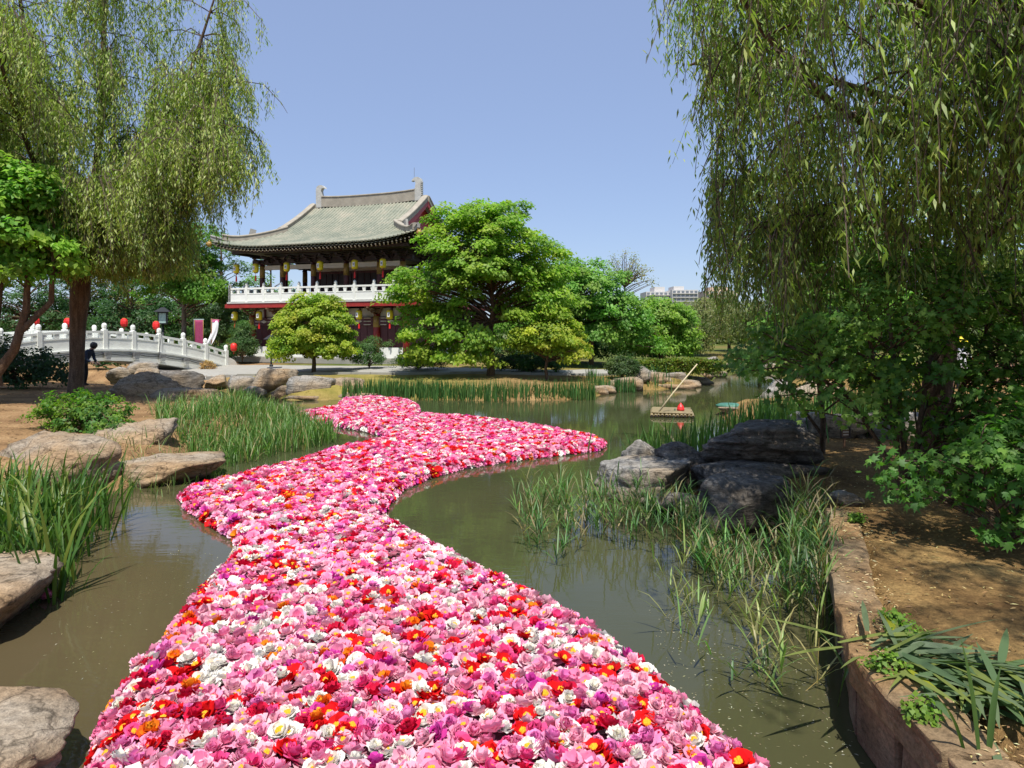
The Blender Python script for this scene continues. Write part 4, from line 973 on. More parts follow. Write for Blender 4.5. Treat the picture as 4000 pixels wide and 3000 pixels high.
# ------------------------------------------------------------------ bamboo raft with punting pole
RX, RY = 4.78, 20.9
raft = empty('bamboo_raft', (RX, RY - .1, .05), -.21, 'small bamboo raft floating on the open water', 'raft')
tube_me = MB().tube([(0, -.8, 0), (0, -.3, .005), (0, .3, -.004), (0, .8, 0)], [.052, .05, .05, .047], 9).mesh('bamboo_log', True); tube_me.materials.append(M['bamboo'])
hol_me = MB().lathe([(.036, 0), (.036, .01)], 9).mesh('end_shade_disc'); hol_me.materials.append(M['bamboo_shade'])  # solid dark disc, paints the shade inside a bamboo end
for k in range(12):
    o = link('bamboo_log', tube_me, None, raft); o.location = (-.58 + k * .106, random.uniform(-.05, .05), random.uniform(-.006, .006)); o.rotation_euler = (0, random.uniform(0, 6), random.uniform(-.02, .02))
    h = link('end_shade_disc', hol_me, None, o); h.location = (0, -.808, 0); h.rotation_euler = (math.radians(90), 0, 0)
sl_me = MB().tube([(-.56, 0, 0), (.56, 0, 0)], .022, 6).mesh('bamboo_slat'); sl_me.materials.append(M['straw'])
for k in range(25):
    o = link('bamboo_slat', sl_me, None, raft); o.location = (random.uniform(-.03, .03), -.7 + k * .059, .068 + random.uniform(0, .014)); o.rotation_euler = (0, random.uniform(-.01, .01), random.uniform(-.04, .04))
tag(MB().tube([(4.27, 20.3, .11), (4.75, 20.4, .7), (5.48, 20.55, 1.52)], [.026, .023, .017], 7).build('punting_pole', M['palepole'], None, True), 'long pale pole leaning out from the bamboo raft', 'pole')
e = empty('raft_lantern', (4.98, 20.5, .14), 0, 'small crumpled red lantern lying on the bamboo raft', 'lantern')
MB().lathe([(.10, 0), (.115, .05), (.09, .13), (.04, .2), (.015, .24)], 9).build('silk_body', M['redsilk'], e)
MB().tube([(0, 0, .23), (-.08, 0, .31)], .008, 4).build('cord', M['straw'], e)
MB().lathe([(.018, 0), (.02, .05), (.008, .08)], 6, (-.17, 0, 0)).build('green_bead', M['teal'], e)
# green tarpaulin-like cover on the stone ledge
e = MB().lathe([(.40, 0), (.41, .05), (.3, .09), (.1, .11), (.02, .115)], 16).build('green_cover', M['teal'], None, True); e.location = (6.45, 20.55, .26)
tag(e, 'round dark green cover lying on the long stone ledge', 'cover')
# little wooden sign on the right bank
p = G(1824, 975, .5)
e = empty('plant_sign', (p[0], p[1], .48), .25, 'little brown wooden sign on a post in the mulch', 'sign')
MB().box((0, 0, .13), (.03, .03, .3)).build('post', M['wood'], e)
bd = MB().box((0, -.01, .34), (.17, .02, .17)).build('board', M['wood'], e)
MB().box((0, -.024, .42), (.19, .012, .02)).box((0, -.024, .26), (.19, .012, .02)).box((-.087, -.024, .34), (.02, .012, .15)).box((.087, -.024, .34), (.02, .012, .15)).build('frame', M['darkwood'], e)
g = MB()
for k, w_ in enumerate((.09, .11, .1)): g.box((.01, -.0225, .39 - k * .045), (w_, .005, .018))
g.build('lettering', M['cream'], bd)
# ------------------------------------------------------------------ vegetation
def unit(v): return v / (np.linalg.norm(v, axis=-1, keepdims=True) + 1e-9)
def leaf_quads(Pos, Dir, Nrm, ln, w, colr, fold=.25, mid=.45):
    "diamond leaves with a slight fold along the midrib; arrays of n"
    n = len(Pos); Dir = unit(Dir); Sd = unit(np.cross(Dir, Nrm)); Nn = np.cross(Sd, Dir)
    ln = np.broadcast_to(ln, n)[:, None]; w = np.broadcast_to(w, n)[:, None]
    V = np.empty((n, 4, 3)); V[:, 0] = Pos; V[:, 1] = Pos + Dir * ln * mid + Sd * w + Nn * w * fold; V[:, 2] = Pos + Dir * ln - Nn * ln * .08; V[:, 3] = Pos + Dir * ln * mid - Sd * w + Nn * w * fold
    F = np.arange(4 * n).reshape(n, 4)
    return V.reshape(-1, 3), F, np.repeat(colr, 4, axis=0)
# a five-lobed leaf (maple / plane like), unit length, in the xy plane pointing +x
_lob = []
for k, (a, r) in enumerate(((-150, .42), (-105, .62), (-78, .34), (-45, .86), (-22, .42), (0, 1.0), (22, .42), (45, .86), (78, .34), (105, .62), (150, .42))):
    _lob.append((.18 + .72 * r * math.cos(math.radians(a)), .72 * r * math.sin(math.radians(a)), -.10 * r * r))
LOBE_V = np.array([(.12, 0, .03)] + _lob); LOBE_F = np.array([(0, i, i + 1) for i in range(1, 11)] + [(0, 11, 1)])
def lobed(Pos, Dir, Nrm, size, colr):
    n = len(Pos); Dir = unit(Dir); Sd = unit(np.cross(Nrm, Dir)); Nn = np.cross(Dir, Sd); size = np.broadcast_to(size, n)[:, None, None]
    V = Pos[:, None, :] + size * (LOBE_V[None, :, 0:1] * Dir[:, None] + LOBE_V[None, :, 1:2] * Sd[:, None] + LOBE_V[None, :, 2:3] * Nn[:, None])
    k = len(LOBE_V); F = (np.arange(n)[:, None, None] * k + LOBE_F[None]).reshape(-1, 3)
    return V.reshape(-1, 3), F, np.repeat(colr, k, axis=0)
def leafcol(r, n, cols, wts=None, jit=.18):
    cols = np.array(cols) * 1.45; i = r.choice(len(cols), n, p=wts)
    return np.clip(cols[i] * (1 + r.normal(size=(n, 1)) * jit) * (1 + r.normal(size=(n, 3)) * .05), .004, .6)
def crown_points(r, ells, n, mind, shell=.5):
    P = []; tries = 0; w = np.array([e[3] * e[4] * e[5] for e in ells]) ** .8; w /= w.sum()
    while len(P) < n and tries < n * 30:
        tries += 1; e = ells[r.choice(len(ells), p=w)]; d = unit(r.normal(size=3)); rad = shell + (1 - shell) * r.random() ** .6
        if d[2] < -.55: continue
        p = np.array(e[:3]) + d * rad * np.array(e[3:])
        if all(np.sum((p - q) ** 2) > mind * mind for q in P): P.append(p)
    return np.array(P)
def branch_mesh(mb, a, b, r0, r1, rng_, sag=.15, n=3, sides=4):
    a = np.array(a, float); b = np.array(b, float); L_ = np.linalg.norm(b - a); pts = []; off = rng_.normal(size=3) * .06 * L_
    for i in range(n + 1):
        t = i / n; p = a + (b - a) * t; p = p + off * math.sin(math.pi * t) + np.array((0, 0, sag * L_ * math.sin(math.pi * t))); pts.append(p)
    mb.tube(pts, [r0 + (r1 - r0) * i / n for i in range(n + 1)], sides, False)
def make_tree(name, label, cat, base, ells, trunk, nclump, per, cr, lsize, cols, seed, wts=None, group=None, flat=.5, up=1.0, leaf='quad', lw=.34, bark='bark', mind=.5, shell=.5, stems=None, low=.35, droop=0.0, bw=1.0, gain=1.18):
    """ells: ellipsoids of the crown relative to the foot; trunk: polyline (relative) with radii; leaves gather in flattened clumps round branch ends"""
    r = np.random.default_rng(seed); e = empty(name, base, 0, label, cat, group)
    P = crown_points(r, ells, nclump, mind, shell)
    tb = MB(); trunks = stems or [trunk]
    for tr in trunks: tb.tube([p[:3] for p in tr], [p[3] for p in tr], 9, False)
    for p in P:
        tr = trunks[int(np.argmin([np.hypot(p[0] - t[-1][0], p[1] - t[-1][1]) for t in trunks]))]
        zt = p[2] - (.25 + .25 * r.random()) * np.hypot(p[0] - tr[-1][0], p[1] - tr[-1][1]) - .1
        zs = [q[2] for q in tr]; zt = min(max(zt, zs[0] + low * (zs[-1] - zs[0])), zs[-1])
        a = np.array([np.interp(zt, zs, [q[k] for q in tr]) for k in range(3)]); rr = np.interp(zt, zs, [q[3] for q in tr])
        branch_mesh(tb, a, p, min(rr * .55, .05 + .02 * np.linalg.norm(p - a)) * bw * .8, .008, r, .08)
    tb.build('trunk', M[bark], e, True)
    if per:
        K = len(P); n = K * per; cid = np.repeat(np.arange(K), per)
        crr = cr * r.uniform(.65, 1.3, K)
        g = r.normal(size=(n, 3)); g = unit(g) * (r.random((n, 1)) ** .45); g[:, 2] *= flat
        g[:, 2] -= droop * (g[:, 0] ** 2 + g[:, 1] ** 2)
        Pos = P[cid] + g * crr[cid][:, None]
        cc = np.mean(np.array(ells)[:, :3], axis=0)
        outw = unit(Pos - cc)
        Nr = unit(np.array((0, 0, up * .8)) + r.normal(size=(n, 3)) * .45 + outw * .7 + np.array((0, -.3, 0)))
        Dr = unit(np.cross(Nr, r.normal(size=(n, 3)))); Dr[:, 2] -= .25
        ctone = leafcol(r, K, cols, wts, .14)
        cl = (.6 * ctone[cid] + .4 * leafcol(r, n, cols, wts, .2)) * gain + np.array((0, 0, .008))
        sz = lsize * r.uniform(.7, 1.3, n)
        if leaf == 'quad': V, F, Cc = leaf_quads(Pos, Dr, Nr, sz, sz * lw, cl)
        else: V, F, Cc = lobed(Pos, Dr, Nr, sz, cl)
        np_obj('crown', V, F, M['leaf'], e, Cc)
    return e
YG = [(.17, .21, .018), (.11, .18, .015), (.22, .23, .02)]
MG = [(.085, .18, .02), (.06, .14, .017), (.12, .2, .024)]
DG = [(.03, .075, .016), (.045, .09, .02), (.022, .055, .014)]
BG = [(.06, .14, .015), (.09, .19, .02), (.045, .11, .014)]
def T(z, r, lean=(0, 0), n=5):
    return [(lean[0] * i / n, lean[1] * i / n, z * i / n, r * (1 - .65 * i / n)) for i in range(n + 1)]
gh = lambda x, y: float(terrain_h(np.array([x]), np.array([y]))[0])
# big maple right of the pavilion
x, y = G(1060, 818, .5)[:2]; y = 29.2; x = -.9
make_tree('maple_tree', 'large spreading maple with bright green layered leaves right of the pavilion', 'tree', (x, y, gh(x, y) - .05),
    [(-.6, 0, 5.2, 2.7, 2.6, 2.3), (-2.3, -.3, 3.6, 2.0, 1.8, 1.3), (1.4, .2, 4.6, 2.2, 2.0, 1.7), (.2, 0, 6.6, 1.6, 1.6, 1.0), (-2.4, -.4, 2.0, 1.7, 1.5, 1.2), (2.0, 0, 3.0, 1.6, 1.5, 1.0), (-1.0, -.8, 1.6, 1.2, 1.0, .8), (-2.3, -.7, 1.0, 1.5, 1.0, .7), (-.7, -1.0, 1.0, .8, .7, .45)],
    [(0, 0, 0, .19), (.05, 0, .7, .15), (-.05, 0, 1.6, .13), (.1, 0, 2.8, .10), (0, 0, 4.6, .06), (-.1, 0, 6.4, .02)], 280, 185, .62, .155, [(.15, .235, .022), (.10, .19, .022), (.20, .25, .026)], 101, [.45, .3, .25], flat=.36, mind=.42, droop=.3, shell=.35)
# round yellow-green maple in front of the pavilion
make_tree('maple_tree', 'small round yellow green maple in front of the pavilion', 'tree', (-8.95, 31.3, gh(-8.95, 31.3) - .05),
    [(0, 0, 2.05, 1.75, 1.6, 1.15), (.1, 0, 2.95, 1.15, 1.1, .75), (-.5, 0, 1.3, 1.5, 1.3, .8), (.7, 0, 1.25, 1.4, 1.3, .8)], [(0, 0, 0, .11), (.03, 0, .5, .09), (0, 0, 1.2, .07), (0, 0, 2.4, .03)], 170, 190, .40, .12,
    [(.21, .25, .022), (.14, .215, .02), (.26, .26, .026)], 102, [.45, .4, .15], flat=.5, mind=.3, droop=.3, shell=.45)
make_tree('maple_tree', 'low yellow leaved maple at the foot of the large maple', 'tree', (1.45, 28.3, gh(1.45, 28.3) - .05),
    [(0, 0, 1.75, 1.55, 1.3, .75), (.3, 0, 2.5, .9, .9, .5), (.8, 0, 1.2, 1.0, 1.0, .5), (-.8, 0, 1.5, .8, .8, .5)], [(0, 0, 0, .08), (-.08, 0, .5, .06), (.05, 0, 1.2, .05), (0, 0, 2.2, .02)], 80, 130, .42, .12,
    [(.24, .25, .02), (.17, .22, .016), (.11, .18, .015)], 103, [.4, .4, .2], flat=.35, mind=.3, droop=.35)
make_tree('broadleaf_tree', 'tall fresh green tree behind the low yellow maple', 'tree', (4.0, 35.0, .8),
    [(0, 0, 3.6, 2.3, 2.0, 1.7), (-.8, 0, 4.6, 1.3, 1.3, 1.0), (1.0, 0, 2.4, 1.8, 1.5, 1.3), (-1.0, 0, 2.2, 1.6, 1.4, 1.3), (.4, 0, 1.4, 2.2, 1.5, .8), (2.0, .3, 2.2, 1.5, 1.3, 1.3), (2.4, .3, 1.2, 1.6, 1.2, .7)], T(4.6, .14), 180, 120, .55, .16, [(.10, .19, .032), (.075, .16, .026), (.14, .21, .036)], 104, [.5, .3, .2], gain=1.3, flat=.6, mind=.4, droop=.2)
make_tree('broadleaf_tree', 'rounded light green tree above the clipped hedge', 'tree', (8.1, 37.8, .8),
    [(0, 0, 2.2, 1.75, 1.7, 1.15), (-.2, 0, 2.8, 1.0, 1.1, .65), (-.7, 0, 1.7, 1.4, 1.3, .8), (1.0, 0, 1.3, 1.1, 1.1, .7), (-1.5, 0, 1.2, 1.2, 1.1, .8), (.4, 0, .8, 1.7, 1.2, .5)], T(2.9, .13), 130, 140, .52, .15, [(.13, .205, .028), (.095, .17, .024), (.17, .22, .03)], 105, [.5, .3, .2], gain=1.3, flat=.6, mind=.4, droop=.2)
make_tree('broadleaf_tree', 'green tree filling the gap behind the large maple', 'tree', (2.0, 37.5, .8),
    [(0, 0, 3.2, 2.2, 2.0, 1.6), (.8, 0, 4.4, 1.3, 1.3, .9), (-1.2, 0, 2.2, 1.7, 1.6, 1.4)], T(4.4, .14), 110, 130, .55, .16, MG, 106, flat=.6, mind=.42)
make_tree('twiggy_tree', 'half bare tree with upright twigs behind the green tree', 'tree', (7.3, 45.0, .9),
    [(0, 0, 5.6, 1.25, 1.1, 1.5), (1.1, 0, 5.0, 1.0, .8, .9)], T(4.4, .12), 90, 9, .35, .12, [(.19, .17, .05), (.13, .14, .03)], 107, flat=.8, mind=.2, low=.8, bw=1.3)
GWB = 'willows in the distance beyond the channel'
for i, (lab, u, Y, h, w) in enumerate((('hazy olive willow left of the channel in the distance', 1510, 50, 4.0, 2.0), ('tallest hazy olive willow beyond the channel', 1575, 56, 5.2, 2.3), ('hazy willow right of the channel in the distance', 1640, 52, 4.2, 2.2), ('greyish shrub like tree above the point of rocks', 1465, 44.5, 2.6, 1.9))):
    xx = (u - U0) / FPX * Y
    make_tree('willow_tree', lab, 'tree', (xx, Y, .85), [(0, 0, h * .62, w, w * .8, h * .33), (.5, 0, h * .35, w * .9, w * .8, h * .28), (-.6, 0, h * .4, w * .7, w * .8, h * .3)], T(h * .8, .14), 90, 90, .62, .2, [(.12, .13, .045), (.085, .11, .035), (.15, .15, .05)], 120 + i, group=GWB, flat=.9, up=.2, mind=.4, lw=.2)
GBG = 'trees behind the bridge'
make_tree('broadleaf_tree', 'tall green tree between the bridge and the pavilion', 'tree', (-19.6, 41.5, .9), [(0, 0, 5.4, 2.2, 2.0, 1.9), (.8, 0, 7.0, 1.4, 1.3, 1.1), (1.2, 0, 3.9, 1.7, 1.5, 1.0), (-1.4, 0, 4.4, 1.6, 1.4, 1.2)], T(6.6, .17), 150, 140, .6, .16, MG, 131, group=GBG, bark='bark_pale', flat=.55, mind=.42)
for i, (lab, u, Y, h, w, cols) in enumerate((
    ('dark pine right of the willow trunk behind the bridge', 285, 47, 6.2, 2.6, DG), ('rusty brown leaved tree behind the crown of the bridge', 250, 52, 7.0, 2.4, [(.16, .11, .03), (.11, .1, .025), (.07, .085, .02)]),
    ('dark evergreen between the lamp and the banner', 385, 50, 7.6, 2.8, DG), ('dark evergreen just left of the pavilion', 478, 47, 8.4, 2.4, [(.035, .075, .018), (.055, .1, .02), (.025, .055, .015)]),
    ('dark evergreen at the far left behind the bridge', 60, 46, 7.6, 3.2, DG), ('evergreen behind the willow trunk', 165, 50, 7.4, 2.9, DG), ('tree seen through the open left bays of the upper gallery', 585, 57, 8.2, 3.0, MG), ('dark tree filling the gap above the red lantern', 330, 58, 9.0, 3.2, MG))):
    xx = (u - U0) / FPX * Y
    make_tree('evergreen_tree', lab, 'tree', (xx, Y, .85), [(0, 0, h * .55, w * .8, w * .8, h * .42), (.5, 0, h * .3, w, w * .9, h * .25), (-.6, 0, h * .3, w, w * .9, h * .25)], T(h * .9, .15), 110, 70, .62, .22, cols, 140 + i, group=GBG, flat=.5, mind=.45, lw=.22)
def bush(name, label, base, ells, n, cr, ls, cols, seed, per=90, group=None, mind=.2, leaf='quad', lw=.34, flat=.7, stems=None, up=.8):
    h = max(e[2] for e in ells)
    st = stems or [[(0, 0, 0, .025), (dx * .5, dy * .5, h * .5, .018), (dx, dy, h, .008)] for dx, dy in ((.15, .1), (-.2, 0), (.05, -.2), (-.05, .15))]
    return make_tree(name, label, 'shrub', base, ells, None, n, per, cr, ls, cols, seed, group=group, mind=mind, leaf=leaf, lw=lw, flat=flat, stems=st, low=.1, up=up)
GSH = 'shrubs beside the pavilion'
bush('conifer_shrub', 'cloud pruned conifer shrub right of the round maple', (-6.7, 32.6, .72), [(0, 0, .55, .85, .7, .5), (.35, 0, 1.15, .75, .6, .3), (-.35, 0, .95, .6, .5, .28)], 60, .26, .085, [(.05, .1, .028), (.075, .13, .03), (.035, .075, .02)], 151, 110, GSH, .16, lw=.2)
bush('conifer_shrub', 'broad dark conifer shrub under the left side of the large maple', (-4.3, 31.7, .7), [(0, 0, .45, 1.3, .8, .45), (.5, 0, .8, .8, .7, .3)], 60, .28, .085, DG, 152, 110, GSH, .17, lw=.2)
bush('conifer_shrub', 'conifer shrub at the low end of the bridge below the red lantern', (-14.9, 38.4, .8), [(0, 0, .8, .8, .7, .7), (.0, 0, 1.7, .5, .5, .6)], 80, .3, .1, [(.05, .1, .025), (.08, .13, .03), (.035, .07, .02)], 153, 110, GSH, .18, lw=.2)
bush('evergreen_shrub', 'tall feathery evergreen beside the left corner of the pavilion', (-17.6, 41.2, .85), [(0, 0, 1.6, .8, .8, 1.4), (-.9, .3, 1.4, .8, .8, 1.1), (.8, .2, 2.2, .7, .7, 1.6)], 110, .3, .1, [(.05, .095, .025), (.035, .07, .02), (.075, .12, .03)], 154, 100, GSH, .18, lw=.2)
bush('evergreen_shrub', 'low dark shrubs under the large maple beside its trunk', (.8, 31.3, .65), [(0, 0, .4, 1.9, .6, .45)], 70, .25, .085, DG, 155, 90, GSH, .17)
bush('boxwood_shrub', 'dark clipped boxwood at the left end of the hedge', (4.7, 29.6, .45), [(0, 0, .45, .75, .6, .5)], 60, .2, .07, [(.035, .065, .015), (.055, .085, .02)], 156, 110, GSH, .13)
bush('evergreen_shrub', 'dark shrub added as shade beneath the left of the bridge arch', (-21.6, 36.3, .6), [(0, 0, .5, 1.9, .8, .6), (1.6, .6, .6, 1.4, .8, .6)], 90, .32, .13, DG, 157, 50, GSH, .22)  # added shrub, its dark leaves stand in for the shade under the arch
bush('evergreen_shrub', 'dark shrub added as shade behind the right foot of the bridge', (-18.0, 38.6, .75), [(0, 0, .5, 1.7, .8, .6), (1.3, .3, .5, 1.2, .8, .5)], 80, .32, .13, DG, 158, 50, GSH, .22)  # second added shrub, dark in place of shade behind the bridge
for lab, xx_, yy_, w_ in (('dark shrubs on the lawn edge behind the tall fresh green tree', 3.4, 38.6, 2.4), ('dark shrubs behind the rounded light green tree', 8.4, 40.6, 2.6), ('shrubs closing the gap behind the low yellow maple', .2, 36.8, 2.2)):
    bush('evergreen_shrub', lab, (xx_, yy_, .8), [(0, 0, .6, w_, .8, .7), (w_ * .5, 0, .9, w_ * .5, .7, .6)], 90, .34, .13, [(.045, .095, .025), (.07, .13, .03), (.03, .065, .02)], int(xx_ * 10) + 400, 50, GSH, .24)
# clipped hedge
hd = empty('clipped_hedge', (7.0, 31.6, .5), .18, 'low clipped hedge with sunlit top on the far shore', 'hedge')
r = np.random.default_rng(160); n = 16000
hp = np.stack([r.uniform(-1.9, 2.6, n), r.uniform(-.35, .5, n), r.random(n) ** .6 * .66], 1)
srf = r.integers(0, 3, n); hp[srf == 0, 2] = .62 + r.normal(size=(srf == 0).sum()) * .04; hp[srf == 1, 1] = -.35 + r.normal(size=(srf == 1).sum()) * .05
hp += (vnoise(hp[:, 0] * 3, hp[:, 2] * 3, .9, 4)[:, None] - .5) * .12
V, F, Cc = leaf_quads(hp, unit(r.normal(size=(n, 3))), unit(r.normal(size=(n, 3)) * .6 + np.array((0, -.5, .8))), .085, .035, leafcol(r, n, [(.11, .15, .02), (.075, .12, .018), (.16, .18, .025), (.13, .08, .02)], [.4, .3, .2, .1]))
np_obj('foliage', V, F, M['leaf'], hd, Cc)
tw = MB()
for k in range(24): xx = -1.8 + k * .19; tw.tube([(xx, r.uniform(-.2, .3), -.2), (xx + r.normal() * .05, r.uniform(-.2, .3), .5)], .012, 4)
tw.build('stems', M['twig'], hd)
# left bank: broadleaf tree with several stems
bl = (-12.95, 17.2, gh(-12.95, 17.2) - .05)
make_tree('broadleaf_tree', 'leafy bright green tree with several dark stems at the left edge', 'tree', bl,
    [(0, 0, 4.9, 1.7, 1.5, 1.4), (1.0, 0, 3.8, 1.3, 1.2, 1.0), (-1.0, 0, 5.4, 1.5, 1.3, .9), (.7, -.3, 5.4, 1.1, 1.0, .7), (.2, 0, 3.3, 1.2, 1, .6)], None, 150, 125, .42, .15, [(.10, .2, .02), (.07, .16, .018), (.16, .23, .024)], 170, gain=1.35, flat=.6, mind=.32,
    stems=[[(0, 0, 0, .15), (.1, 0, .7, .13), (.55, .1, 1.4, .11), (.85, .1, 2.4, .09), (1.0, 0, 4.2, .03)], [(.15, .1, .5, .1), (.05, .1, 1.6, .09), (.2, .1, 3.0, .07), (0, 0, 5.0, .03)], [(.75, .1, 1.9, .08), (1.4, .2, 2.6, .07), (1.55, .1, 4.4, .03)], [(-.3, .3, 0, .09), (-.4, .3, 2.5, .07), (-.5, 0, 5, .03)]], low=.55)
bush('dark_shrub', 'dark leafy undergrowth left of the willow trunk', (-16.3, 22.8, gh(-16.3, 22.8)), [(0, 0, .6, 1.5, 1.0, .8), (-1.2, 0, 1.0, 1.2, .9, .9), (1.0, 0, .4, .8, .7, .5)], 110, .3, .1, [(.02, .045, .014), (.035, .07, .018), (.015, .035, .01)], 171, 80, None, .2)
bush('low_green_shrub', 'low leafy shrub spreading over the rocks on the left bank', (-8.55, 13.9, gh(-8.55, 13.9) - .05), [(0, 0, .32, .95, .8, .4), (.6, -.5, .1, .7, .6, .38), (-.5, .3, .4, .5, .5, .4), (.95, -.9, -.05, .4, .4, .3)], 120, .15, .06, [(.05, .12, .012), (.035, .09, .01), (.12, .18, .015)], 172, 60, None, .1, lw=.4)
bush('rusty_shrub', 'rusty orange dry shrub growing beside the foot of the bridge', A(449, 812, 34.6), [(0, 0, .42, .36, .33, .36)], 50, .12, .07, [(.28, .15, .05), (.2, .1, .035), (.33, .22, .08)], 173, 30, None, .1, lw=.2)
# right bank: maple-like shrubs in the willow's shade
RB = [(.06, .13, .018), (.085, .16, .02), (.045, .1, .016), (.12, .19, .022)]
def rstem(dx, dy, h, r0=.03): return [(0, 0, 0, r0), (dx * .3, dy * .3, h * .35, r0 * .8), (dx * .7, dy * .7, h * .7, r0 * .6), (dx, dy, h, .008)]
GRS = 'leafy bushes on the right bank'
bush('maple_bush', 'tall dark maple bush in the shade on the right bank', (4.75, 8.3, .45), [(-.3, 0, 2.2, 1.1, .9, .8), (-1.25, .2, 1.75, .75, .8, .5), (.7, .3, 1.9, 1.0, .9, .9), (-.8, 0, 1.3, .8, .7, .4), (.4, 0, 1.2, .9, .8, .6), (.2, .2, 2.75, .6, .6, .35), (.9, 0, .75, .7, .6, .55), (1.3, -.2, 1.4, .8, .7, .8)], 215, .26, .086, RB, 181, 34, GRS, .18, 'lobed', flat=.6,
    stems=[rstem(-.6, 0, 2.4, .035), rstem(-.2, .2, 2.8, .04), rstem(.5, .2, 2.6, .035), rstem(-1.1, .2, 2.0, .03), rstem(.9, 0, 2.0)])
bush('maple_bush', 'maple bush at the right edge reaching up into the willow', (6.1, 7.9, .45), [(0, 0, 1.9, 1.0, .9, 1.1), (.6, .3, 2.5, .9, .9, .7), (-.4, -.2, 1.0, .8, .7, .7), (.6, -.4, 1.1, .7, .7, .7), (-.5, -.3, .5, .7, .6, .45), (.3, -.5, .4, .8, .6, .4)], 185, .26, .086, RB, 182, 34, GRS, .18, 'lobed', flat=.6,
    stems=[rstem(-.3, 0, 2.3), rstem(.3, .2, 2.8), rstem(.8, 0, 2.2), rstem(-.1, -.3, 1.6)])
bush('maple_bush', 'low sunlit maple bush in front at the right edge', (4.55, 6.35, .47), [(0, 0, .75, .65, .5, .5), (.6, .2, 1.0, .6, .5, .5), (-.55, .3, .55, .45, .4, .3), (.1, -.35, .35, .45, .35, .25)], 95, .2, .085, [(.06, .14, .018), (.045, .11, .015), (.09, .17, .02)], 183, 26, GRS, .15, 'lobed', flat=.6,
    stems=[rstem(-.3, 0, .9, .02), rstem(.3, .1, 1.2, .02), rstem(.6, .2, 1.3, .02)])
bush('maple_bush', 'thin maple sapling by the boulders behind the sign', (5.0, 11.2, .45), [(0, 0, 2.0, .9, .8, .7), (-.9, .1, 1.55, .7, .7, .4), (.8, 0, 1.7, .8, .7, .6)], 95, .26, .09, RB, 184, 32, GRS, .18, 'lobed', flat=.5,
    stems=[[(0, 0, 0, .05), (.02, 0, .6, .045), (-.05, 0, 1.2, .035), (0, 0, 2.2, .01)], [(.02, 0, .35, .03), (-.35, .1, .9, .02), (-.9, .1, 1.6, .008)]])
bush('yellow_green_shrub', 'bright yellow green shrub glimpsed behind the right bank boulders', (10.8, 19.8, .5), [(0, 0, .7, .9, .7, .6)], 50, .25, .1, YG, 185, 70, GRS, .18)
GRT = 'trees far behind the right bank'
for i, (lab, xx, yy, h, w, cols) in enumerate((('green tree behind the right bank left of the willow trunk', 14.5, 30, 8.0, 3.2, MG), ('yellow green tree behind the right bank beyond the fence', 19.0, 31, 10, 3.6, [(.13, .16, .03), (.09, .13, .025), (.17, .19, .04)]), ('tree at the right edge beyond the fence', 24.5, 31, 10, 3.8, MG), ('tree behind the channel at the right', 22, 46, 9, 3.6, MG), ('low tree right of the far channel shore', 18, 40, 4, 2.2, BG))):
    make_tree('broadleaf_tree', lab, 'tree', (xx, yy, .8), [(0, 0, h * .58, w * .9, w * .8, h * .36), (.6, 0, h * .3, w, w * .8, h * .24), (-.7, 0, h * .3, w, w * .8, h * .24)], T(h * .85, .16), 150, 65, .66, .26, cols, 190 + i, group=GRT, flat=.6, mind=.5)
# distant belt of woodland
r = np.random.default_rng(200); n = 20000
bx = r.uniform(-150, 150, n); by = 92 + r.normal(size=n) * 7 + .0012 * bx ** 2
top = 2.0 + 1.5 * vnoise(bx, by * 0, 9, 1) + .8 * vnoise(bx, by * 0, 3, 2)
bz = .5 + top * r.random(n) ** .55
V, F, Cc = leaf_quads(np.stack([bx, by, bz], 1), unit(r.normal(size=(n, 3))), unit(r.normal(size=(n, 3)) * .5 + np.array((0, -.4, .8))), 1.2, .5, leafcol(r, n, [(.07, .1, .03), (.05, .085, .028), (.1, .12, .04)]))
tag(np_obj('distant_wood', V, F, M['leaf'], None, Cc), 'far belt of trees closing the view behind the park', 'wood', kind='stuff')
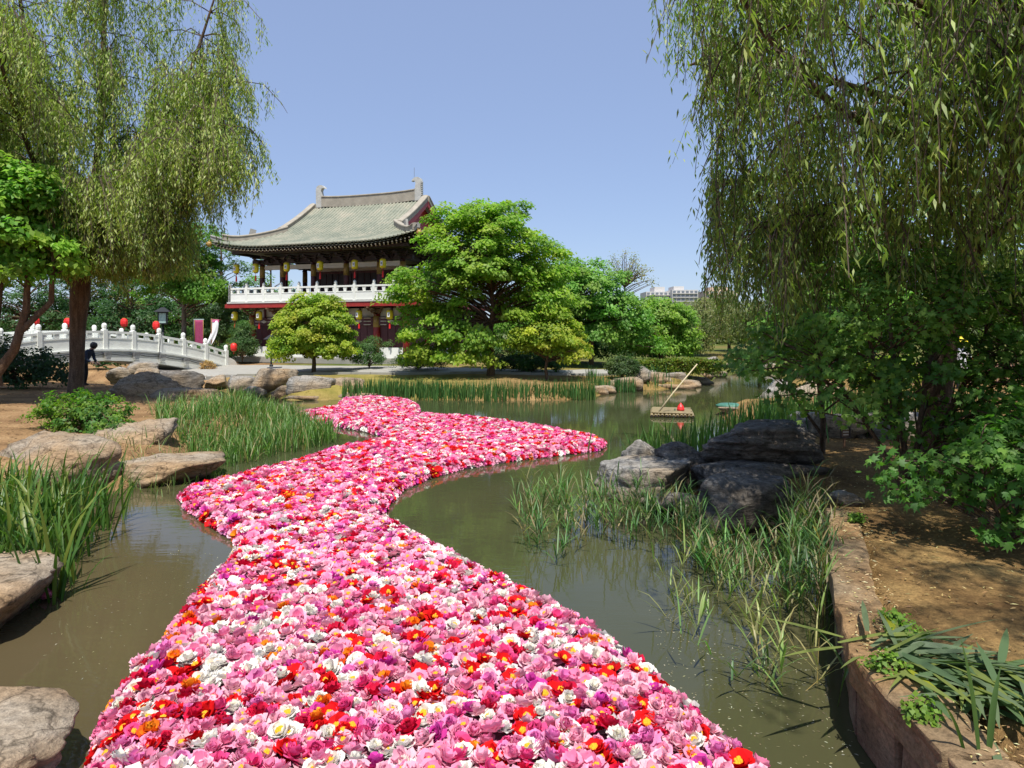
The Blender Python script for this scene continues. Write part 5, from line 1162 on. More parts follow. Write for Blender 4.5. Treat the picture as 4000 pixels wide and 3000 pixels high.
# ------------------------------------------------------------------ willows
def bez(pts, n):
    pts = np.array(pts, float); t = np.linspace(0, len(pts) - 1, n); i = np.minimum(t.astype(int), len(pts) - 2); f = (t - i)[:, None]
    p0 = pts[np.maximum(i - 1, 0)]; p1 = pts[i]; p2 = pts[i + 1]; p3 = pts[np.minimum(i + 2, len(pts) - 1)]
    return .5 * ((2 * p1) + (-p0 + p2) * f + (2 * p0 - 5 * p1 + 4 * p2 - p3) * f ** 2 + (-p0 + 3 * p1 - 3 * p2 + p3) * f ** 3)
def willow(label, base, trunk, limbs, seed, nsub, sublen, nstr, slen, lsp, llen, lw, cols, wts, zmin, keep=None, outw=.35, leafmesh=1):
    r = np.random.default_rng(seed); e = empty('weeping_willow', base, 0, label, 'tree', 'weeping willows'); B = np.array(base)
    tb = MB(); tp = bez([p[:3] for p in trunk], 14); tr_ = np.interp(np.linspace(0, 1, 14), np.linspace(0, 1, len(trunk)), [p[3] for p in trunk])
    tb.tube(tp - B, tr_, 12, False)
    starts = []; outs = []
    br = MB()
    for (pts, r0) in limbs:
        lp = bez(pts, 16); tb.tube(lp - B, np.linspace(r0, .018, 16), 8, False)
        for k in range(nsub):
            f = r.uniform(.3, 1.0); j = min(int(f * 15), 14); a = lp[j]
            tang = unit(lp[min(j + 1, 15)] - lp[max(j - 1, 0)]); az = r.uniform(0, 6.28); hd = np.array((math.cos(az), math.sin(az), 0)) + tang * .6; hd[2] = 0; hd = unit(hd)
            L_ = sublen * r.uniform(.45, 1.3); ri = r.uniform(-.05, .4); sp_ = [a, a + hd * L_ * .4 + np.array((0, 0, L_ * ri)), a + hd * L_ * .8 + np.array((0, 0, L_ * (ri - .12))), a + hd * L_ * 1.1 + np.array((0, 0, L_ * (ri - .55)))]
            sp2 = bez(sp_, 8)  # sub-branch
            if keep is not None and not keep(sp2[-1:], np.array([.1]))[0]: continue
            br.tube(sp2[[0, 2, 4, 6, 7]] - B, np.linspace(.022, .006, 5), 3, False)
            for s in range(nstr):
                g = r.uniform(.15, 1.0); q = sp2[0] * 0 + np.array([np.interp(g * 7, np.arange(8), sp2[:, c]) for c in range(3)])
                starts.append(q + r.normal(size=3) * .05); outs.append(unit(hd + r.normal(size=3) * .5) * np.array((1, 1, 0)))
    tb.build('trunk', M['bark'], e, True); br.build('branches', M['twig'], e, True)
    S_ = np.array(starts); O_ = np.array(outs); Ls = slen * (.3 + 1.15 * r.random(len(S_)) ** 1.3); Ls = np.minimum(Ls, np.maximum(.2, S_[:, 2] - zmin - r.random(len(S_)) * .8))
    if keep is not None:
        k = keep(S_, Ls); S_, O_, Ls = S_[k], O_[k], Ls[k]
    n = len(S_); K = max(4, int(slen * 1.25 / lsp)); t = (np.arange(K) + .5) * lsp
    valid = t[None, :] < Ls[:, None]
    sw = r.normal(size=(n, 2)) * .13 + np.array((.05, .0))
    def path(tt):   # tt (n,K) arc length
        o = np.tanh(tt * 1.2) * outw * .5
        x = S_[:, None, 0] + O_[:, None, 0] * o + sw[:, None, 0] * tt; y_ = S_[:, None, 1] + O_[:, None, 1] * o + sw[:, None, 1] * tt
        return np.stack([x, y_, S_[:, None, 2] - tt + .10 * np.exp(-tt * 4)], -1)
    P_ = path(np.broadcast_to(t, (n, K)))[valid]; m_ = len(P_)
    P_ = P_ + r.normal(size=P_.shape) * np.array((.055, .055, .045)) * (.4 + 1.2 * r.random((m_, 1)))
    az = r.uniform(0, 6.28, m_); Dr = np.stack([np.cos(az) * .55, np.sin(az) * .55, -np.ones(m_) * r.uniform(.35, 1.2, m_)], 1)
    Nr = unit(np.stack([np.cos(az + .3 * r.normal(size=m_)), np.sin(az), np.full(m_, .7)], 1) + r.normal(size=(m_, 3)) * .35)
    stone = leafcol(r, n, cols, wts, .12); sid = np.nonzero(valid)[0]; cl = .6 * stone[sid] + .4 * leafcol(r, m_, cols, wts, .2)
    ln = llen * r.uniform(.65, 1.3, m_)
    V, F, Cc = leaf_quads(P_ - B, Dr, Nr, ln, ln * lw, cl, .3, .4)
    np_obj('leaves', V, F, M['willow'], e, Cc)
    # withes
    ks = 3; tt = np.linspace(0, 1, ks)[None, :] * Ls[:, None]; W = path(tt) - B; wd = np.stack([-O_[:, 1], O_[:, 0], O_[:, 0] * 0], 1)[:, None, :] * (.0035 * leafmesh + .0015)
    V = np.stack([W - wd, W + wd], 2).reshape(-1, 3); idx = (np.arange(n)[:, None] * ks + np.arange(ks - 1)[None, :]).ravel() * 2
    F = np.stack([idx, idx + 1, idx + 3, idx + 2], 1)
    np_obj('withes', V, F, M['twig'], e)
    return m_
WL = [(.25, .29, .075), (.18, .235, .06), (.31, .33, .105), (.13, .19, .055)]
lb = (-12.9, 20.5, .5)
nl = willow('sunlit weeping willow with a thick brown trunk on the left bank', lb,
    [(-12.9, 20.5, .45, .24), (-12.85, 20.5, 1.4, .19), (-12.82, 20.5, 2.6, .21), (-12.75, 20.5, 3.6, .27), (-12.7, 20.5, 4.4, .24)],
    [([(-12.8, 20.5, 3.7), (-13.2, 20.2, 7), (-14, 20, 11), (-14.5, 20, 14.5)], .15), ([(-12.7, 20.5, 4), (-11.5, 20.8, 7), (-9.9, 21, 10), (-8.8, 21, 13.2)], .13), ([(-12.7, 20.5, 4.2), (-12.2, 20.5, 8), (-11.9, 20.3, 12), (-11.6, 20, 15)], .14),
     ([(-12.8, 20.5, 3.7), (-14.8, 19.8, 6.5), (-16.6, 19.2, 9), (-18.2, 18.8, 10.8)], .11), ([(-12.6, 20.4, 4.3), (-10.8, 19.7, 5.9), (-9.2, 19.2, 6.9), (-7.9, 19, 7.3)], .08), ([(-12.6, 20.4, 4.3), (-10.6, 19.9, 6.6), (-9.0, 19.6, 7.6), (-7.9, 19.5, 8.0)], .07), ([(-12.7, 20.5, 4.6), (-13.9, 20.3, 9), (-15.8, 20.2, 12), (-17, 20, 13.5)], .08), ([(-12.7, 20.3, 4.3), (-12.8, 18.6, 7), (-12.5, 17, 9), (-12.3, 16, 10.3)], .09),
     ([(-12.8, 20.6, 4.3), (-15, 21, 8), (-17.2, 21.6, 11)], .09), ([(-12.5, 20.5, 4.4), (-10.6, 20.6, 7.4), (-9.1, 20.6, 9.4), (-8.0, 20.6, 10.0)], .08), ([(-12.9, 20.4, 3.9), (-14.2, 20, 5.4), (-15.6, 19.6, 6.5)], .06), ([(-12.6, 20.4, 4.2), (-11.6, 19.9, 4.9), (-10.4, 19.6, 5.1), (-9.6, 19.5, 5.0)], .05), ([(-12.6, 20.4, 4.2), (-12.0, 19.6, 5.0), (-11.3, 19.1, 5.2)], .05), ([(-12.5, 20.4, 4.6), (-11, 20, 5.4), (-9.9, 19.8, 5.9)], .05), ([(-12.7, 20.2, 4.2), (-11.8, 18.9, 5.7), (-10.9, 18.2, 6.2)], .05), ([(-12.7, 20.4, 4.4), (-11.6, 20.2, 5.0), (-10.6, 20.1, 5.3)], .05), ([(-12.9, 20.4, 4.4), (-14.6, 20.4, 7.2), (-16, 20.4, 8.2)], .06)],
    301, 50, 1.7, 19, 1.05, .05, .15, .115, WL, [.35, .25, .25, .15], 3.9, lambda S_, Ls: S_[:, 0] / S_[:, 1] < -.302 - .12 * np.clip((7.6 - S_[:, 2]) / 2.2, 0, 1) - .09 * np.modf(np.abs(np.sin(S_[:, 0] * 91.7 + S_[:, 2] * 37.3) * 431.7))[0])
rb = (6.0, 9.9, .45)
WR = [(.21, .26, .065), (.155, .215, .055), (.27, .3, .09), (.105, .175, .05)]
def keepr(S_, Ls):
    Yf = np.maximum(S_[:, 1], .3); u = U0 + FPX * S_[:, 0] / Yf; v = V0 - FPX * (S_[:, 2] - CAM_H) / Yf
    rnd = np.modf(np.abs(np.sin(S_[:, 0] * 71.3 + S_[:, 1] * 29.1 + S_[:, 2] * 53.7) * 813.3))[0]
    return (S_[:, 0] > 1.45) & ((rnd < .35 + np.clip((u - 1420) / 260, 0, .6)) | (S_[:, 1] < 4)) & ((S_[:, 1] < 2) | (u > 1385 + np.clip(v + 40, 0, 260) * .42)) & ~((S_[:, 1] > 1) & (S_[:, 1] < 4.2) & (S_[:, 2] - Ls < 4.3))
nr_ = willow('dark weeping willow overhanging the right bank', rb,
    [(6.0, 9.9, .4, .22), (6.05, 9.9, 1.6, .19), (6.3, 9.85, 3.2, .19), (6.8, 9.6, 4.6, .18), (7.2, 9.4, 6, .14)],
    [([(6.7, 9.6, 4.4), (5.3, 8.9, 4.85), (3.9, 8.2, 5.1), (2.8, 7.8, 5.9), (1.9, 7.4, 7.0)], .075), ([(7.0, 9.5, 5.4), (5.2, 7.2, 7.8), (3.6, 5.8, 8.4), (2.5, 5.0, 8.3)], .1), ([(7.1, 9.4, 5.8), (6, 6.4, 8), (5, 3.4, 8.7), (4.1, 1.0, 8.7)], .1),
     ([(7.1, 9.4, 5.8), (8, 6, 8), (8, 2, 9)], .1), ([(7.0, 9.6, 5.6), (5.5, 11, 8), (3.9, 12.3, 8.8), (3.0, 12.8, 8.6)], .09), ([(7.1, 9.5, 5.8), (8.2, 12, 8.5), (9, 14, 9.5)], .09), ([(7.1, 9.4, 5.8), (6.1, 8.8, 9), (5, 8.5, 11)], .1),
     ([(6.3, 9.8, 3.4), (4.9, 10.6, 4.7), (3.7, 11, 4.9), (3.1, 11.2, 4.7)], .06), ([(6.9, 9.5, 4.8), (5.2, 8.6, 6.4), (3.6, 8.4, 7.2), (2.5, 8.2, 7.0)], .07), ([(6.9, 9.5, 5.2), (4.6, 9.8, 6.0), (3.3, 10, 6.5), (2.6, 10.2, 6.4)], .07), ([(7.0, 9.5, 5.4), (7.6, 8, 6.4), (7.6, 6.3, 6.6)], .07), ([(6.6, 9.6, 4.2), (6.2, 8.2, 5.0), (5.4, 7.2, 5.2), (4.7, 6.6, 5.1)], .06), ([(6.3, 9.8, 3.4), (5.2, 9.6, 3.9), (4.2, 9.5, 4.0), (3.4, 9.4, 3.9)], .045), ([(6.4, 9.7, 3.7), (6.9, 8.8, 4.2), (7.2, 7.9, 4.3)], .045)],
    302, 34, 1.5, 17, 1.1, .046, .125, .11, WR, [.35, .3, .15, .2], 2.2, keepr, leafmesh=1)
print('willow leaves', nl, nr_)
# ------------------------------------------------------------------ iris, reeds, grass
def blade_verts(L_, w, bend, n=6, az=0., lean=.1, kink=0):
    V = []; x = z = 0.; e0 = math.pi / 2 - lean
    for i in range(n + 1):
        s = i / n; ww = w * (min(1, .55 + s * 2) if s < .35 else (1 - ((s - .35) / .65) ** 2.2)) + .0006
        V += [(x, -ww, z), (x + ww * .35, 0, z), (x, ww, z)]
        e = e0 - bend * s * s - (kink if s > .6 else 0); x += L_ / n * math.cos(e); z += L_ / n * math.sin(e)
    V = np.array(V); F = []
    for i in range(n):
        for k in range(2): a = i * 3 + k; F.append((a, a + 1, a + 4, a + 3))
    c, s_ = math.cos(az), math.sin(az)
    V = np.stack([V[:, 0] * c - V[:, 1] * s_, V[:, 0] * s_ + V[:, 1] * c, V[:, 2]], 1)
    return V, np.array(F)
IR = [(.06, .135, .022), (.085, .165, .025), (.045, .105, .02), (.14, .18, .03)]
r = np.random.default_rng(310)
iris = empty('iris_clump', (-5.6, 8.4, 0), 0, 'tall sword leaved iris clump at the left water edge', 'iris')
bl_me = []
for k in range(14):
    V, F = blade_verts(r.uniform(.85, 1.2), r.uniform(.014, .021), r.uniform(.1, .9) if k < 10 else r.uniform(1.2, 2.2), 6, 0, r.uniform(.02, .22))
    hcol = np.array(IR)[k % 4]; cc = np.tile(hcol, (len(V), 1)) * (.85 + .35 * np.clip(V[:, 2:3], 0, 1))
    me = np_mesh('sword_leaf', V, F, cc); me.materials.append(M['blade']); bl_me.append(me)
cl_c = []
while len(cl_c) < 60:
    u_, v_ = r.uniform(-60, 255), r.uniform(1095, 1295); p = G(u_, v_, .0)
    if v_ > 1300 - max(0, u_ - 110) * 1.25: continue
    cl_c.append(p)
for i in range(300):
    c = cl_c[i % len(cl_c)]; o = link('sword_leaf', bl_me[int(r.integers(0, 14))], None, iris)
    o.location = (c[0] + r.normal() * .09 + 5.6, c[1] + r.normal() * .09 - 8.4, -.04); o.rotation_euler = (r.normal() * .12, r.normal() * .12, r.uniform(0, 6.28)); s_ = r.uniform(.75, 1.12); o.scale = (s_, s_, s_)
Vs, Fs, Cs, nb = [], [], [], 0
for i in range(420):
    c = cl_c[int(r.integers(0, len(cl_c)))]; V, F = blade_verts(r.uniform(.45, 1.0), r.uniform(.011, .018), r.uniform(.1, 1.5), 5, r.uniform(0, 6.28), abs(r.normal()) * .2)
    Vs.append(V + np.array((c[0] + r.normal() * .13 + 5.6, c[1] + r.normal() * .13 - 8.4, -.04))); Fs.append(F + nb); nb += len(V); Cs.append(np.repeat(leafcol(r, 1, IR, [.4, .25, .25, .1]), len(V), 0) / 1.3)
tag(np_obj('sword_leaves', np.vstack(Vs), np.vstack(Fs), M['blade'], iris, np.vstack(Cs)), kind='stuff')
def blades_stuff(name, label, cat, pts, L_, w, bend, lean, cols, seed, wts=None, n=4, group=None, kind='stuff'):
    r = np.random.default_rng(seed); Vs, Fs, Cs, nb = [], [], [], 0
    for p in pts:
        V, F = blade_verts(L_ * r.uniform(.55, 1.15), w * r.uniform(.7, 1.2), bend * r.uniform(0, 1.6), n, r.uniform(0, 6.28), abs(r.normal()) * lean)
        Vs.append(V + np.array(p)); Fs.append(F + nb); nb += len(V); Cs.append(np.repeat(leafcol(r, 1, cols, wts), len(V), 0))
    return tag(np_obj(name, np.vstack(Vs), np.vstack(Fs), M['blade'], None, np.vstack(Cs)), label, cat, group, kind)
def in_px(r, poly, n, z=0.):
    poly = np.array(poly, float); out = []
    lo, hi = poly.min(0), poly.max(0)
    W = np.array([G(u, v, z)[:2] for u, v in poly]); lo, hi = W.min(0), W.max(0)
    while len(out) < n:
        q = r.uniform(lo, hi, (n, 2)); k = sdf(W, q[:, 0], q[:, 1]) < 0; out += [tuple(a) for a in q[k]]
    return [(a[0], a[1]) for a in out[:n]]
# tall grass between the left rocks and the carpet
r = np.random.default_rng(320)
gp = in_px(r, [(335, 950), (420, 938), (500, 915), (560, 888), (640, 897), (655, 915), (740, 948), (690, 968), (600, 985), (500, 1010), (425, 1005), (350, 975), (318, 930)], 4200)
gp = [(a, b, max(-.03, gh(a, b))) for a, b in gp]
blades_stuff('tall_grass', 'dense tall green grass between the left rocks and the carpet', 'grass', gp, .6, .009, 1.3, .38, [(.075, .15, .03), (.055, .12, .025), (.11, .175, .04), (.24, .2, .09)], 321, [.38, .28, .22, .12])
# iris along the far shore, in front of the pavilion lawn
fp = [(a, 25.1 + .5 * r.normal() * .5 + (.35 if a < -1 else 0) + .3 * math.sin(a), 0.) for a in np.concatenate([r.uniform(-6.2, 3.0, 1500), r.uniform(-5.3, -2.2, 320)])]
blades_stuff('shore_iris', 'band of upright iris leaves along the far shore before the lawn', 'iris', fp, .75, .016, .35, .12, [(.05, .12, .03), (.04, .1, .026), (.075, .135, .035)], 322)
fp = [(a, b, max(0, gh(a, b)) - .02) for a, b in [(r.uniform(3.0, 5.0), 28.3 + r.normal() * .15) for _ in range(200)] + [(6.0 + r.normal() * .5, 30.2 + r.normal() * .3) for _ in range(120)] + [(r.uniform(14, 15.6), 43 + r.normal() * .2) for _ in range(200)]]
blades_stuff('shore_iris', 'scattered iris tufts among the far shore rocks', 'iris', fp, .7, .016, .3, .12, [(.06, .13, .035), (.045, .11, .03)], 323)
fp = [(a, b, max(0, gh(a, b)) - .02) for a, b in [(4.3 + r.normal() * .9, 13.7 + r.normal() * .7) for _ in range(420)] + [(6.0 + r.normal() * .5, 15.0 + r.normal() * .5) for _ in range(260)] + [(7.6 + r.normal() * .5, 15.2 + r.normal() * .6) for _ in range(320)]]
blades_stuff('bank_iris', 'dense iris leaves behind the dark rocks on the right bank', 'iris', fp, .75, .016, .5, .2, [(.055, .125, .025), (.08, .15, .03), (.04, .095, .02)], 324)
blades_stuff('edge_grass', 'loose tufts of grass sprouting around the left rocks', 'grass', [(a, b, max(0, gh(a, b)) - .02) for a, b in in_px(r, [(215, 1010), (300, 985), (440, 985), (470, 1005), (480, 1045), (300, 1090), (255, 1070)], 320)], .34, .006, 1.4, .45, [(.11, .15, .04), (.19, .17, .07), (.07, .12, .03)], 325)
fp = [(a, b, max(0, gh(a, b)) - .02) for a, b in zip(r.uniform(2.5, 10, 1500), r.uniform(25.2, 33, 1500)) if 0 < sdf(POND, np.array([a]), np.array([b]))[0] < 1.6]
blades_stuff('shore_grass', 'rough grass growing between the rocks below the hedge', 'grass', fp, .28, .012, 1.2, .4, [(.09, .13, .03), (.13, .15, .04), (.06, .1, .025)], 326, None, 3)
# common reeds on the right: stems with alternate leaves
def reeds(name, label, pts, H, seed, cols, fall=0.0):
    r = np.random.default_rng(seed); Vs, Fs, Cs, nb = [], [], [], 0
    for p in pts:
        h = H * r.uniform(.5, 1.15); az = r.uniform(0, 6.28); ln = abs(r.normal()) * .16 + (fall * r.random()); d = np.array((math.cos(az) * math.sin(ln), math.sin(az) * math.sin(ln), math.cos(ln)))
        tone = leafcol(r, 1, cols)[0]; w = .0035
        for sd_ in (np.array((1, 0, 0)), np.array((0, 1, 0))):
            a = np.array(p); b = a + d * h
            V = np.array([a - sd_ * w, a + sd_ * w, b + sd_ * w * .4, b - sd_ * w * .4]); Vs.append(V); Fs.append(np.array([[0, 1, 2, 3]]) + nb); nb += 4; Cs.append(np.tile(tone * np.array((1.3, 1.05, .9)), (4, 1)))
        for k in range(int(r.integers(3, 7))):
            s = r.uniform(.25, 1.0); q = np.array(p) + d * h * s; V, F = blade_verts(r.uniform(.16, .36), r.uniform(.005, .009), r.uniform(.3, 1.6), 3, az + k * 2.6 + r.normal() * .4, r.uniform(.25, .9))
            F = F; Vs.append(V + q); Fs.append(F + nb); nb += len(V); Cs.append(np.tile(leafcol(r, 1, [tone], None, .15), (len(V), 1)))
    return tag(np_obj(name, np.vstack(Vs), np.vstack(Fs), M['blade'], None, np.vstack(Cs)), label, 'reeds', None, 'stuff')
RC = [(.045, .095, .024), (.032, .075, .02), (.07, .11, .03), (.13, .11, .055)]  # reed tones darkened in place of shade falling on the bed
r = np.random.default_rng(330)
pp = in_px(r, [(1190, 1100), (1330, 1090), (1480, 1120), (1530, 1170), (1530, 1230), (1400, 1200), (1230, 1170)], 170)
reeds('reed_bed', 'short green reeds standing in open water left of the dark rocks', [(a, b, -.05) for a, b in pp], .55, 334, RC)
pp = in_px(r, [(1490, 1200), (1700, 1195), (1690, 1310), (1520, 1280)], 80)
reeds('reed_bed', 'low reed tufts in front of the overhanging dark slab', [(a, b, -.05) for a, b in pp], .38, 335, RC, .3)
pp = in_px(r, [(1705, 1180), (1775, 1120), (1800, 1250), (1815, 1380), (1760, 1440), (1690, 1310)], 150)
reeds('reed_bed', 'tall shaded reeds standing in the water along the wall', [(a, b, -.05) for a, b in pp], .8, 331, RC)
pp = in_px(r, [(1420, 1250), (1600, 1260), (1760, 1420), (1850, 1600), (1780, 1680), (1640, 1560), (1500, 1420)], 38)
reeds('fallen_reeds', 'sparse bent reeds lying over the muddy water near the wall', [(a, b, -.03) for a, b in pp], .55, 332, [(.10, .14, .04), (.16, .16, .06), (.07, .12, .035)], 1.25)
pp = in_px(r, [(1130, 1080), (1220, 1060), (1260, 1180), (1190, 1230), (1120, 1160)], 60)
reeds('thin_reeds', 'thin scattered reed shoots at the left fringe of the reed bed', [(a, b, -.03) for a, b in pp], .4, 333, RC, .4)
# heap of cut leaves in the near right corner
r = np.random.default_rng(340)
heap = empty('cut_leaf_heap', (2.75, 3.75, .5), 0, 'heap of cut iris leaves lying on the mulch in the right corner', 'leaf heap')
hv = []
for k in range(8):
    V, F = blade_verts(r.uniform(.22, .55), r.uniform(.013, .022), r.uniform(.0, .35), 5, 0, 1.5)
    cc = np.tile(np.array([(.14, .19, .1), (.1, .16, .07), (.19, .23, .06), (.3, .32, .03)][k % 4 if k < 7 else 3]), (len(V), 1)); me = np_mesh('cut_leaf', V, F, cc); me.materials.append(M['blade']); hv.append(me)
for i in range(190):
    o = link('cut_leaf', hv[int(r.choice(8, p=[.16, .16, .16, .04, .16, .14, .14, .04]))], None, heap); f = r.random()
    o.location = (-.45 + .55 * f + r.normal() * .13, .5 - .95 * f + r.normal() * .13, .03 + r.random() * .10); o.rotation_euler = (r.normal() * .25, r.normal() * .08, -.7 + r.normal() * 1.1)
for k, (xx, yy, hh) in enumerate(((2.12, 3.35, .5), (2.2, 3.28, .42), (2.28, 3.15, .62))):
    pass
V, F = blade_verts(.55, .016, .25, 6, 2.0, .1); V2, F2 = blade_verts(.42, .014, .5, 6, .6, .2); V3, F3 = blade_verts(.38, .012, .9, 6, 3.4, .3)
VV = np.vstack([V, V2 + (.06, .03, 0), V3 + (-.05, .02, 0)]); FF = np.vstack([F, F2 + len(V), F3 + len(V) + len(V2)])
o = np_obj('iris_shoot', VV, FF, M['blade'], None, np.tile(np.array([[.07, .13, .03]]), (len(VV), 1))); o.location = (2.17, 3.22, .5); tag(o, 'young iris shoot with a few upright leaves beside the wall top', 'iris')
# small weeds along the wall
GW = 'small weeds along the wall top'
for lab, u_, v_, s_ in (('pale green weed on the wall top in the middle', 1935, 1355, .10), ('small weed at the crumbled wall edge', 1920, 1455, .11), ('weed just above the heap of cut leaves', 1975, 1395, .09), ('weed nearest the reeds on the wall path', 1850, 1130, .07), ('weed under the heap at the wall edge', 1990, 1560, .08)):
    p = G(u_, v_, .53); bush('weed', lab, p, [(0, 0, .05, s_, s_, .05)], 16, .05, .03, [(.13, .2, .02), (.09, .16, .02)], int(u_), 14, GW, .03, lw=.4, stems=[[(0, 0, -.02, .004), (.02, 0, .02, .003), (.04, .0, .05, .002)]])
# mulch chips and straw on the right bank
r = np.random.default_rng(350); n = 9000
mx = r.uniform(2.3, 9, n); my = r.uniform(2.4, 13, n); k = (sdf(POND, mx, my) > .05); mx, my = mx[k], my[k]; n = len(mx)
mz = terrain_h(mx, my) + .008 + r.random(n) * .012
V, F, Cc = leaf_quads(np.stack([mx, my, mz], 1), np.stack([r.normal(size=n), r.normal(size=n), r.normal(size=n) * .15], 1), unit(np.stack([r.normal(size=n) * .25, r.normal(size=n) * .25, np.ones(n)], 1)), r.uniform(.02, .065, n), r.uniform(.003, .009, n), leafcol(r, n, [(.32, .23, .09), (.22, .14, .06), (.42, .34, .16), (.12, .075, .035)]))
tag(np_obj('mulch_chips', V, F, M['petal'], None, Cc), 'straw coloured mulch strewn over the right bank', 'mulch', kind='stuff')
wpx = [(2.05, 5.4)]
n = 900; mx = r.uniform(2.05, 3.5, n * 3); my = r.uniform(1.5, 7.6, n * 3)
wx = np.interp(my, [p[1] for p in wl_pts], [p[0] for p in wl_pts]); mx = wx + .02 + r.random(n * 3) * .36; mx, my = mx[:n], my[:n]
V, F, Cc = leaf_quads(np.stack([mx, my, .545 + r.random(n) * .012], 1), np.stack([r.normal(size=n), r.normal(size=n), r.normal(size=n) * .05], 1), unit(np.stack([r.normal(size=n) * .15, r.normal(size=n) * .15, np.ones(n)], 1)), r.uniform(.015, .05, n), r.uniform(.003, .007, n), leafcol(r, n, [(.36, .27, .12), (.26, .18, .08), (.45, .37, .2)]))
tag(np_obj('wall_litter', V, F, M['petal'], None, Cc), 'bits of straw scattered on top of the retaining wall', 'litter', kind='stuff')
# scum and petals floating
r = np.random.default_rng(360); pp = in_px(r, [(1400, 1300), (1750, 1420), (1880, 1659), (1640, 1659), (1420, 1440)], 420) + in_px(r, [(60, 1400), (380, 1180), (480, 1200), (330, 1380), (200, 1480)], 110)
n = len(pp); P3 = np.array([(a, b, .004) for a, b in pp])
V, F, Cc = leaf_quads(P3, np.stack([r.normal(size=n), r.normal(size=n), np.zeros(n)], 1), np.tile(np.array([[0., 0, 1]]), (n, 1)), r.uniform(.008, .03, n), r.uniform(.002, .006, n), leafcol(r, n, [(.2, .18, .1), (.14, .13, .07), (.26, .25, .18)]), 0.05)
tag(np_obj('floating_debris', V, F, M['petal'], None, Cc), 'tiny pale bits of plant litter floating on the muddy water', 'litter', kind='stuff')
# a few long sunlit withes hang close to the lens, at the near rim of the right willow
r = np.random.default_rng(370)
near_w = [w for w in bpy.data.objects if w.name.startswith('weeping_willow') and w.location.x > 0][0]
Vs, Fs, Cs, nb = [], [], [], 0; st = MB(); Bn = np.array(near_w.location)
for (u_, ve, Y_) in ((1568, 70, 4.6), (1600, 190, 4.4), (1640, 110, 4.8), (1880, 420, 4.2), (1905, 250, 3.9), (1950, 180, 4.4), (2012, 330, 4.0), (2040, 210, 4.3), (2085, 120, 3.9), (2150, 200, 4.2), (2190, 90, 4.4), (1790, 150, 4.6), (1835, 90, 4.2), (1720, 120, 4.7), (1990, 60, 3.8), (2120, 60, 3.7)):
    e0 = np.array(A(u_, ve, Y_)); top = e0 + np.array((r.normal() * .12, r.normal() * .15, 4.9 - e0[2] + r.uniform(.3, 1.2)))
    pts = [top + (e0 - top) * t + np.array((.05 * math.sin(t * 6 + u_), .04 * math.cos(t * 5), 0)) for t in np.linspace(0, 1, 12)]
    st.tube([p - Bn for p in pts], np.linspace(.0045, .002, 12), 4)
    nlf = int(np.linalg.norm(top - e0) / .05); t = r.random(nlf) ** .7
    clump = np.sin(t * 14 + u_) > -.35; t = t[clump]; nlf = len(t)
    Pn = top + (e0 - top) * t[:, None] + np.stack([.05 * np.sin(t * 6 + u_), .04 * np.cos(t * 5), 0 * t], 1)
    az = r.uniform(0, 6.28, nlf); Dn = np.stack([np.cos(az) * .6, np.sin(az) * .6, -r.uniform(.4, 1.4, nlf)], 1)
    Nn = unit(np.stack([np.cos(az), np.sin(az), np.full(nlf, .8)], 1) + r.normal(size=(nlf, 3)) * .2); ln = r.uniform(.07, .14, nlf)
    V, F, Cc = leaf_quads(Pn - Bn, Dn, Nn, ln, ln * .085, leafcol(r, nlf, [(.2, .26, .06), (.15, .2, .045), (.25, .28, .08)]), .3, .4)
    Vs.append(V); Fs.append(F + nb); Cs.append(Cc); nb += len(V)
np_obj('near_leaves', np.vstack(Vs), np.vstack(Fs), M['willow'], near_w, np.vstack(Cs)); st.build('near_withes', M['twig'], near_w, True)
# fallen leaves and twigs on the left bank
r = np.random.default_rng(380); n = 5000
mx = r.uniform(-17, -5, n); my = r.uniform(9, 27, n); k = (sdf(POND, mx, my) > .1); mx, my = mx[k], my[k]; n = len(mx)
V, F, Cc = leaf_quads(np.stack([mx, my, terrain_h(mx, my) + .012], 1), np.stack([r.normal(size=n), r.normal(size=n), r.normal(size=n) * .1], 1), unit(np.stack([r.normal(size=n) * .3, r.normal(size=n) * .3, np.ones(n)], 1)), r.uniform(.03, .11, n), r.uniform(.006, .016, n), leafcol(r, n, [(.2, .13, .06), (.14, .085, .04), (.27, .2, .09), (.08, .05, .025)]))
tag(np_obj('leaf_litter', V, F, M['petal'], None, Cc), 'dry willow leaves and twigs strewn over the left bank', 'litter', kind='stuff')
# ------------------------------------------------------------------ people
def figure(name, label, loc, rz, joints, edges, mats, regions, hair=None, hat=None):
    me = bpy.data.meshes.new('body'); names = list(joints); me.from_pydata([joints[k][0] for k in names], [(names.index(a), names.index(b)) for a, b in edges], [])
    o = bpy.data.objects.new('body', me); C.objects.link(o)
    o.modifiers.new('skin', 'SKIN'); 
    for i, k in enumerate(names):
        rr = joints[k][1]; sv2 = me.skin_vertices[0].data[i]; sv2.radius = rr if isinstance(rr, tuple) else (rr, rr); sv2.use_root = (k == 'pelvis')
    s = o.modifiers.new('sub', 'SUBSURF'); s.levels = 2; s.render_levels = 2
    dg = bpy.context.evaluated_depsgraph_get(); ev = o.evaluated_get(dg); nm = bpy.data.meshes.new_from_object(ev)
    bpy.data.objects.remove(o); 
    e = empty(name, loc, rz, label, 'person')
    nm.materials.clear()
    for m_ in mats: nm.materials.append(m_)
    for p in nm.polygons: p.material_index = regions(p.center); p.use_smooth = True
    link('body', nm, None, e); return e
M['skin'] = plain('skin', (.36, .21, .15), .6, .1, 6); M['navy'] = plain('navy_jacket', (.014, .026, .055), .85, .25, 10); M['trousers'] = plain('black_trousers', (.012, .012, .015), .9, .2, 9); M['hair'] = plain('black_hair', (.008, .008, .01), .6, .2, 12)
